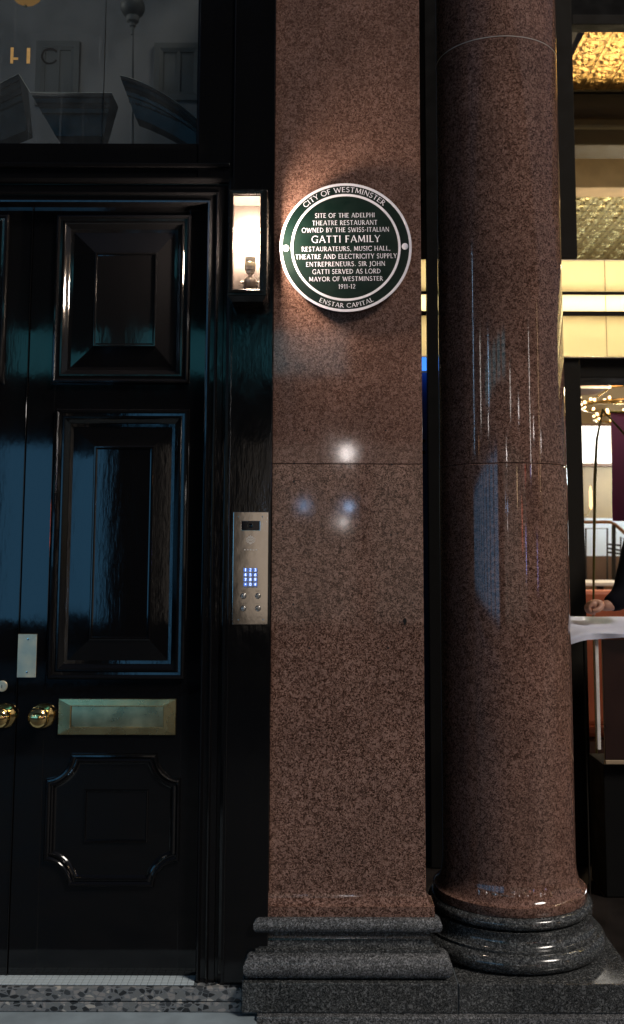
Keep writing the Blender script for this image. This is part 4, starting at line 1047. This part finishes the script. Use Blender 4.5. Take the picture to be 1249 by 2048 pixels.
# banquette and menus
a, b = P(1150, 1180, 3.3), P(1300, 1215, 3.3)
bq = thing('banquette', ((a.x + b.x) / 2, 3.3, .02), 'orange leather banquette behind the railing post', 'seat')
bq['label'] = 'orange leather banquette back behind the host stand'
part('backrest', MB().box(a.x, b.x, 3.3, 3.42, .45, a.z, .03), 'leather_orange', bq, 35)
part('seat', MB().box(a.x, b.x, 3.421, 3.9, .34, .46, .04), 'leather_orange', bq, 35)
part('base', MB().box(a.x + .02, b.x - .02, 3.32, 3.86, .02, .339), 'wood_dark', bq)
a = P(1170, 1158, 4.1); b = P(1260, 1180, 4.1)
tb = thing('side_table', ((a.x + b.x) / 2, 4.1, .02), 'pale marble topped table past the orange banquette', 'table')
part('table_top', MB().box(a.x - .4, b.x, 3.95, 4.6, a.z - .05, a.z - .02, .006), 'paper', tb, 35)
part('leg', MB().tube([((a.x + b.x) / 2, 4.3, .02), ((a.x + b.x) / 2, 4.3, a.z - .05)], .03, 12), 'iron', tb, 60)

# ------------------------------------------------------------------ host stand, cloth, person
yh0, yh1 = 1.12, 1.50
f0, f1 = P(1150, 1262, yh0), P(1150, 1230, yh1)
hx0, hx1 = P(1166, 1250, yh0).x, P(1166, 1250, yh0).x + .60
hs = thing('host_stand', ((hx0 + hx1) / 2, (yh0 + yh1) / 2, 0), 'dark wood host stand with a pale front post under a white cloth', 'lectern')
zf, zk = f0.z - .012, f1.z - .012
part('sloping_top', MB().add([(hx0, yh0, zf), (hx1, yh0, zf), (hx1, yh1, zk), (hx0, yh1, zk), (hx0, yh0, zf - .025), (hx1, yh0, zf - .025), (hx1, yh1, zk - .025), (hx0, yh1, zk - .025)],
     [(0, 1, 2, 3), (4, 7, 6, 5), (0, 4, 5, 1), (1, 5, 6, 2), (2, 6, 7, 3), (3, 7, 4, 0)]), 'wood_dark', hs)
a, b = P(1190, 1275, yh0 + .02), P(1203, 1500, yh0 + .02)
part('front_post', MB().box(a.x, b.x, yh0 + .02, yh0 + .05, b.z, zf - .0255, .003), 'trim_white', hs, 35)
c, d = P(1176, 1285, yh0 + .02), P(1181, 1420, yh0 + .02)
part('slim_post', MB().tube([(c.x, yh0 + .1, zf - .024), (c.x, yh0 + .1, .0)], .004, 12), 'post_bronze', hs, 60)
a, b = P(1204, 1268, yh0 + .03), P(1204, 1520, yh0 + .03)
part('front_panel', MB().box(a.x + .001, hx1 - .01, yh0 + .03, yh0 + .05, b.z, zf - .03, .003), 'wood_dark', hs, 35)
part('bottom_rail', MB().box(a.x + .001, hx1 - .01, yh0 + .026, yh0 + .052, b.z - .02, b.z - .0005, .003), 'beam_pale', hs, 35)
part('side_panel', MB().box(hx1 - .03, hx1 - .009, yh0 + .055, yh1 - .02, 0, zf - .03, .003), 'wood_dark', hs, 35)
part('base_cabinet', MB().box(a.x + .002, hx1 - .031, yh0 + .07, yh1 - .03, 0, b.z - .03, .003), 'matt_black', hs, 35)
# white cloth draped over the stand
cl = MB(); nu, nv = 22, 14; x0c, x1c = P(1146, 1240, yh0).x - .03, hx1 + .02; vs = []
for j in range(nv + 1):
    for i in range(nu + 1):
        u, v = i / nu, j / nv
        x = x0c + (x1c - x0c) * u
        y = yh1 + .01 - (yh1 - yh0 + .03) * min(1, v / .75)
        z = zk + (zf - zk) * min(1, v / .75) + .004 + .004 * math.sin(9 * u + 4 * v) * math.sin(5 * v)
        if v > .75:
            k = (v - .75) / .25; y = yh0 - .016 - .012 * k * math.sin(17 * u); z -= k * (.022 + .014 * math.sin(6.5 * u + 1))
        if x < hx0: z -= (hx0 - x) * .35
        vs.append((x, y, z))
cl.add(vs, [(j * (nu + 1) + i, j * (nu + 1) + i + 1, (j + 1) * (nu + 1) + i + 1, (j + 1) * (nu + 1) + i) for j in range(nv) for i in range(nu)])
solo('white_cloth', cl, 'cloth_white', 'white cloth draped over the top of the host stand', 'cloth', smooth=60)

def skin_mesh(name, verts, edges, mat, parent, sub=2, root=0):
    off = BASE[parent.name]
    me = bpy.data.meshes.new(name); me.from_pydata([Vector(v[:3]) - off for v in verts], edges, [])
    o = link(name, me, mat, parent); BASE[o.name] = off
    o.modifiers.new('skin', 'SKIN').use_smooth_shade = True
    if not me.skin_vertices: me.attributes
    for i, v in enumerate(verts):
        s = me.skin_vertices[0].data[i]; r = v[3]; s.radius = (r, v[4] if len(v) > 4 else r); s.use_root = (i == root)
    m = o.modifiers.new('subsurf', 'SUBSURF'); m.levels = sub; m.render_levels = sub
    dg = bpy.context.evaluated_depsgraph_get(); ev = o.evaluated_get(dg)
    nm = bpy.data.meshes.new_from_object(ev); o.modifiers.clear(); o.data = nm
    if not nm.materials: nm.materials.append(MATS[mat])
    nm.polygons.foreach_set('use_smooth', [True] * len(nm.polygons))
    return o
def with_skin(name, verts, edges, mat, parent, sub=2, root=0):
    # the skin layer only exists once a Skin modifier is added through an operator, so make the layer here with bmesh
    off = BASE[parent.name]
    bm = bmesh.new(); lay = bm.verts.layers.skin.verify()
    bv = []
    for i, v in enumerate(verts):
        q = bm.verts.new(Vector(v[:3]) - off); r = v[3]; q[lay].radius = (r, v[4] if len(v) > 4 else r); q[lay].use_root = (i == root); bv.append(q)
    for a, b in edges: bm.edges.new((bv[a], bv[b]))
    me = bpy.data.meshes.new(name); bm.to_mesh(me); bm.free()
    o = link(name, me, mat, parent); BASE[o.name] = off
    o.modifiers.new('skin', 'SKIN').use_smooth_shade = True
    m = o.modifiers.new('subsurf', 'SUBSURF'); m.levels = sub; m.render_levels = sub
    dg = bpy.context.evaluated_depsgraph_get(); nm = bpy.data.meshes.new_from_object(o.evaluated_get(dg))
    o.modifiers.clear(); o.data = nm; nm.materials.clear(); nm.materials.append(MATS[mat])
    nm.polygons.foreach_set('use_smooth', [True] * len(nm.polygons))
    return o
YH = 1.30
wr = P(1209, 1213, YH); el = P(1246, 1205, YH + .04); sh = P(1292, 1010, YH + .28)
bodyx, bodyy = sh.x + .20, sh.y + .05
per = thing('person', (bodyx, bodyy, 0), 'person in a dark navy jacket resting one arm on the host stand', 'person')
H = 1.72
shz = sh.z
V = [(bodyx, bodyy, .95, .14, .11), (bodyx, bodyy, 1.15, .13, .10), (bodyx, bodyy, shz - .10, .16, .11), (bodyx, bodyy, shz + .03, .085, .07), (bodyx - .02, bodyy, shz + .12, .055),
     (bodyx - .04, bodyy, shz + .22, .085, .095), (bodyx - .04, bodyy, shz + .31, .075, .085),
     (sh.x, sh.y, sh.z, .062), (el.x, el.y, el.z + .01, .046), (wr.x + .02, wr.y, wr.z + .004, .030), (wr.x - .022, wr.y, wr.z, .028),
     (bodyx + .19, bodyy, shz - .01, .062), (bodyx + .24, bodyy - .02, shz - .30, .046), (bodyx + .22, bodyy - .08, shz - .55, .030),
     (bodyx - .09, bodyy, .85, .088), (bodyx - .10, bodyy - .01, .48, .060), (bodyx - .10, bodyy, .09, .040), (bodyx - .12, bodyy - .12, .04, .032),
     (bodyx + .09, bodyy, .85, .088), (bodyx + .10, bodyy - .01, .48, .060), (bodyx + .10, bodyy, .09, .040), (bodyx + .12, bodyy - .12, .04, .032)]
Ed = [(0, 1), (1, 2), (2, 3), (3, 4), (4, 5), (5, 6), (2, 7), (7, 8), (8, 9), (9, 10), (2, 11), (11, 12), (12, 13), (0, 14), (14, 15), (15, 16), (16, 17), (0, 18), (18, 19), (19, 20), (20, 21)]
with_skin('body', V, Ed, 'skin', per)
J = [(x, y, z, r + .014, (q[0] if q else r) + .014) for x, y, z, r, *q in V]
jk = [0, 1, 2, 3, 7, 8, 9, 11, 12, 13]; im = {k: i for i, k in enumerate(jk)}
Jv = [J[k] for k in jk]; Jv[im[8]] = (el.x, el.y, el.z + .014, .064, .064); Jv[im[9]] = (wr.x + .004, wr.y, wr.z + .004, .050, .050)
with_skin('jacket', Jv, [(im[a], im[b]) for a, b in Ed if a in im and b in im], 'jacket_navy', per)
tk = [0, 14, 15, 16, 18, 19, 20]; im2 = {k: i for i, k in enumerate(tk)}
with_skin('trousers', [J[k] for k in tk], [(im2[a], im2[b]) for a, b in Ed if a in im2 and b in im2], 'jacket_navy', per)
part('hair', MB().sphere((bodyx - .03, bodyy + .015, shz + .30), .105, 18, .95, 1.05, 1.0), 'hair_dark', per, 80)
# the resting hand: palm and five curled fingers
pw = Vector((wr.x - .002, wr.y, wr.z + .004))
hv = [(pw.x, pw.y, pw.z, .030, .028), (pw.x - .030, pw.y, pw.z + .008, .041, .030), (pw.x - .058, pw.y, pw.z + .006, .042, .026)]
he = [(0, 1), (1, 2)]
for k in range(4):
    fy = pw.y - .034 + .0225 * k; ln = (.024, .030, .028, .020)[k]
    b0_ = len(hv)
    hv += [(pw.x - .070, fy, pw.z + .006, .0115), (pw.x - .072 - ln * .55, fy, pw.z - .006, .0110), (pw.x - .068 - ln * .45, fy, pw.z - .030, .0105), (pw.x - .046 - ln * .2, fy, pw.z - .040, .0098)]
    he += [(2, b0_), (b0_, b0_ + 1), (b0_ + 1, b0_ + 2), (b0_ + 2, b0_ + 3)]
b0_ = len(hv)
hv += [(pw.x - .026, pw.y - .042, pw.z - .008, .0150), (pw.x - .050, pw.y - .054, pw.z - .020, .0125), (pw.x - .074, pw.y - .050, pw.z - .026, .0108)]
he += [(1, b0_), (b0_, b0_ + 1), (b0_ + 1, b0_ + 2)]
with_skin('hand', hv, he, 'skin', per)

# ================================================================== across the street (seen in the gloss of the door, the brass and the granite)
def building(x0, x1, label, shop_mat, band_mat, seed):
    rnd = random.Random(seed); Y = -13.0
    t = thing('street_building', ((x0 + x1) / 2, Y - 2, -.15), label, 'building', 'buildings across the street')
    part('wall', MB().box(x0, x1, Y - 4, Y - .25, 3.6, 11.2), 'opp_stone', t)
    part('cornice', MB().box(x0, x1, Y - .26, Y + .25, 10.7, 11.4, .1), 'opp_stone', t)
    part('fascia', MB().box(x0, x1, Y - .5, Y + .02, 3.45, 4.35), 'opp_black', t)
    part('stall_riser', MB().box(x0, x1, Y - .4, Y, -.15, .45), 'opp_black', t)
    n = max(1, int((x1 - x0) / 2.05)); wd = (x1 - x0) / n
    for k in range(n):
        a, b = x0 + k * wd, x0 + (k + 1) * wd
        part('pier', MB().box(a - .12, a + .12, Y - .4, Y + .06, .45, 3.45), 'opp_black', t)
        part('shop_window', MB().box(a + .12, b - .12, Y - .35, Y - .3, .45, 3.4), shop_mat if (shop_mat and (k > 0 or x0 < -4)) else 'lobby_dark', t)
        for f in range(2):
            z0 = 4.6 + f * 2.7
            mt = band_mat if (f == 0 and band_mat and -9.5 < (a + b) / 2 < 1.0) else 'lobby_dark'
            if f == 0 and band_mat and -9.5 < (a + b) / 2 < 1.0:
                wn = part('window', MB().box(a + .3, b - .3, Y - .30, Y - .22, z0, z0 + .75), mt, t)
            else:
                wn = part('window', MB().box(a + .6, b - .6, Y - .30, Y - .235, z0, z0 + 1.7), mt, t)
                part('sill', MB().box(a + .5, b - .5, Y - .30, Y - .10, z0 - .15, z0 - .005), 'opp_stone', wn)
    for k, (sx_, sz0, sz1, mt_) in enumerate(STRIPS):
        if x0 + .2 < sx_ < x1 - .2:
            part('strip_light', MB().box(sx_ - .07, sx_ + .07, Y + .07, Y + .13, sz0, sz1, .01), mt_, t)
    return t
STRIPS = ((-22, 4.6, 10.5, 'strip_blue'), (-13.2, 4.5, 6.5, 'strip_white'), (-7.4, 4.4, 5.6, 'strip_blue'), (2.2, 3.9, 4.6, 'strip_white'), (4.4, 2.4, 3.0, 'strip_warm'),
          (6.4, 1.6, 2.5, 'strip_red'), (8.2, 1.2, 2.0, 'strip_violet'), (12.6, 3.2, 6.2, 'strip_white'), (17, .8, 1.9, 'strip_violet'), (24, 3, 9, 'strip_warm'))
emit('strip_white', (1.0, .92, .85), 24); emit('strip_blue', (.40, .68, 1.0), 24); emit('strip_warm', (1.0, .66, .36), 18); emit('strip_red', (1.0, .16, .08), 14); emit('strip_violet', (.30, .35, 1.0), 18)
building(-34, -3.5, 'grey building across the street with blue lit shop windows', 'shop_blue', 'window_teal', 1)
building(-3.5, 9, 'grey building across the street with dim warm shop windows', 'shop_dim', 'window_teal', 2)
building(9, 30, 'grey building across the street with dark upper floors', None, None, 3)
def street_lamp(px, py, plane_y, dist_y, mat, r, label, lx=None):
    """a small lit lamp on a bracket whose mirror image lands at this pixel of the polished pilaster"""
    d = ray(px, py); t0 = (plane_y - EYE.y) / d.y; hit = EYE + d * t0
    d2 = Vector((d.x, -d.y, d.z)); p = hit + d2 * ((dist_y - hit.y) / d2.y)
    if lx is not None: p = Vector(lx)
    t = thing('shop_lamp', (p.x, dist_y, p.z - .1), label, 'lamp', 'lit lamps across the street')
    part('globe', MB().sphere(p, r, 16), mat, t, 80)
    part('arm', MB().tube([(p.x, p.y - .03, p.z + r), (p.x, p.y - .1, p.z + r + .12), (p.x, -12.9, p.z + r + .10)], .02, 8), 'opp_black', t, 60)
    return t
street_lamp(694, 906, 0, -11.8, 'street_white', .12, 'large white globe lamp on the far building')
street_lamp(609, 1012, 0, -12.2, 'street_blue', .05, 'small blue lamp on the far building left of the white globe')
street_lamp(697, 1014, 0, -12.2, 'street_blue', .055, 'small blue lamp below the large white globe')
street_lamp(686, 1045, 0, -12.2, 'street_white', .06, 'small white lamp below the blue lamp')
for k, (x, z, mat, r, lab) in enumerate(((-7.5, 4.0, 'street_white', .12, 'white globe lamp above the blue shop windows'), (-15, 4.1, 'street_warm', .16, 'warm globe lamp far along the blue shop windows'),
        (5.5, 4.0, 'street_white', .14, 'white globe lamp on the dim warm shop'), (8.2, 3.0, 'street_red', .16, 'red lamp on the dim warm shop'), (11.5, 3.2, 'lamp_violet', .14, 'violet lamp on the corner building'),
        (15, 4.3, 'street_white', .18, 'white globe lamp on the corner building'), (20, 3.6, 'street_warm', .22, 'warm globe lamp on the corner building'), (26, 5.0, 'street_white', .25, 'white globe lamp at the end of the corner building'))):
    street_lamp(0, 0, 0, -12.3, mat, r, lab, (x, -12.3, z))
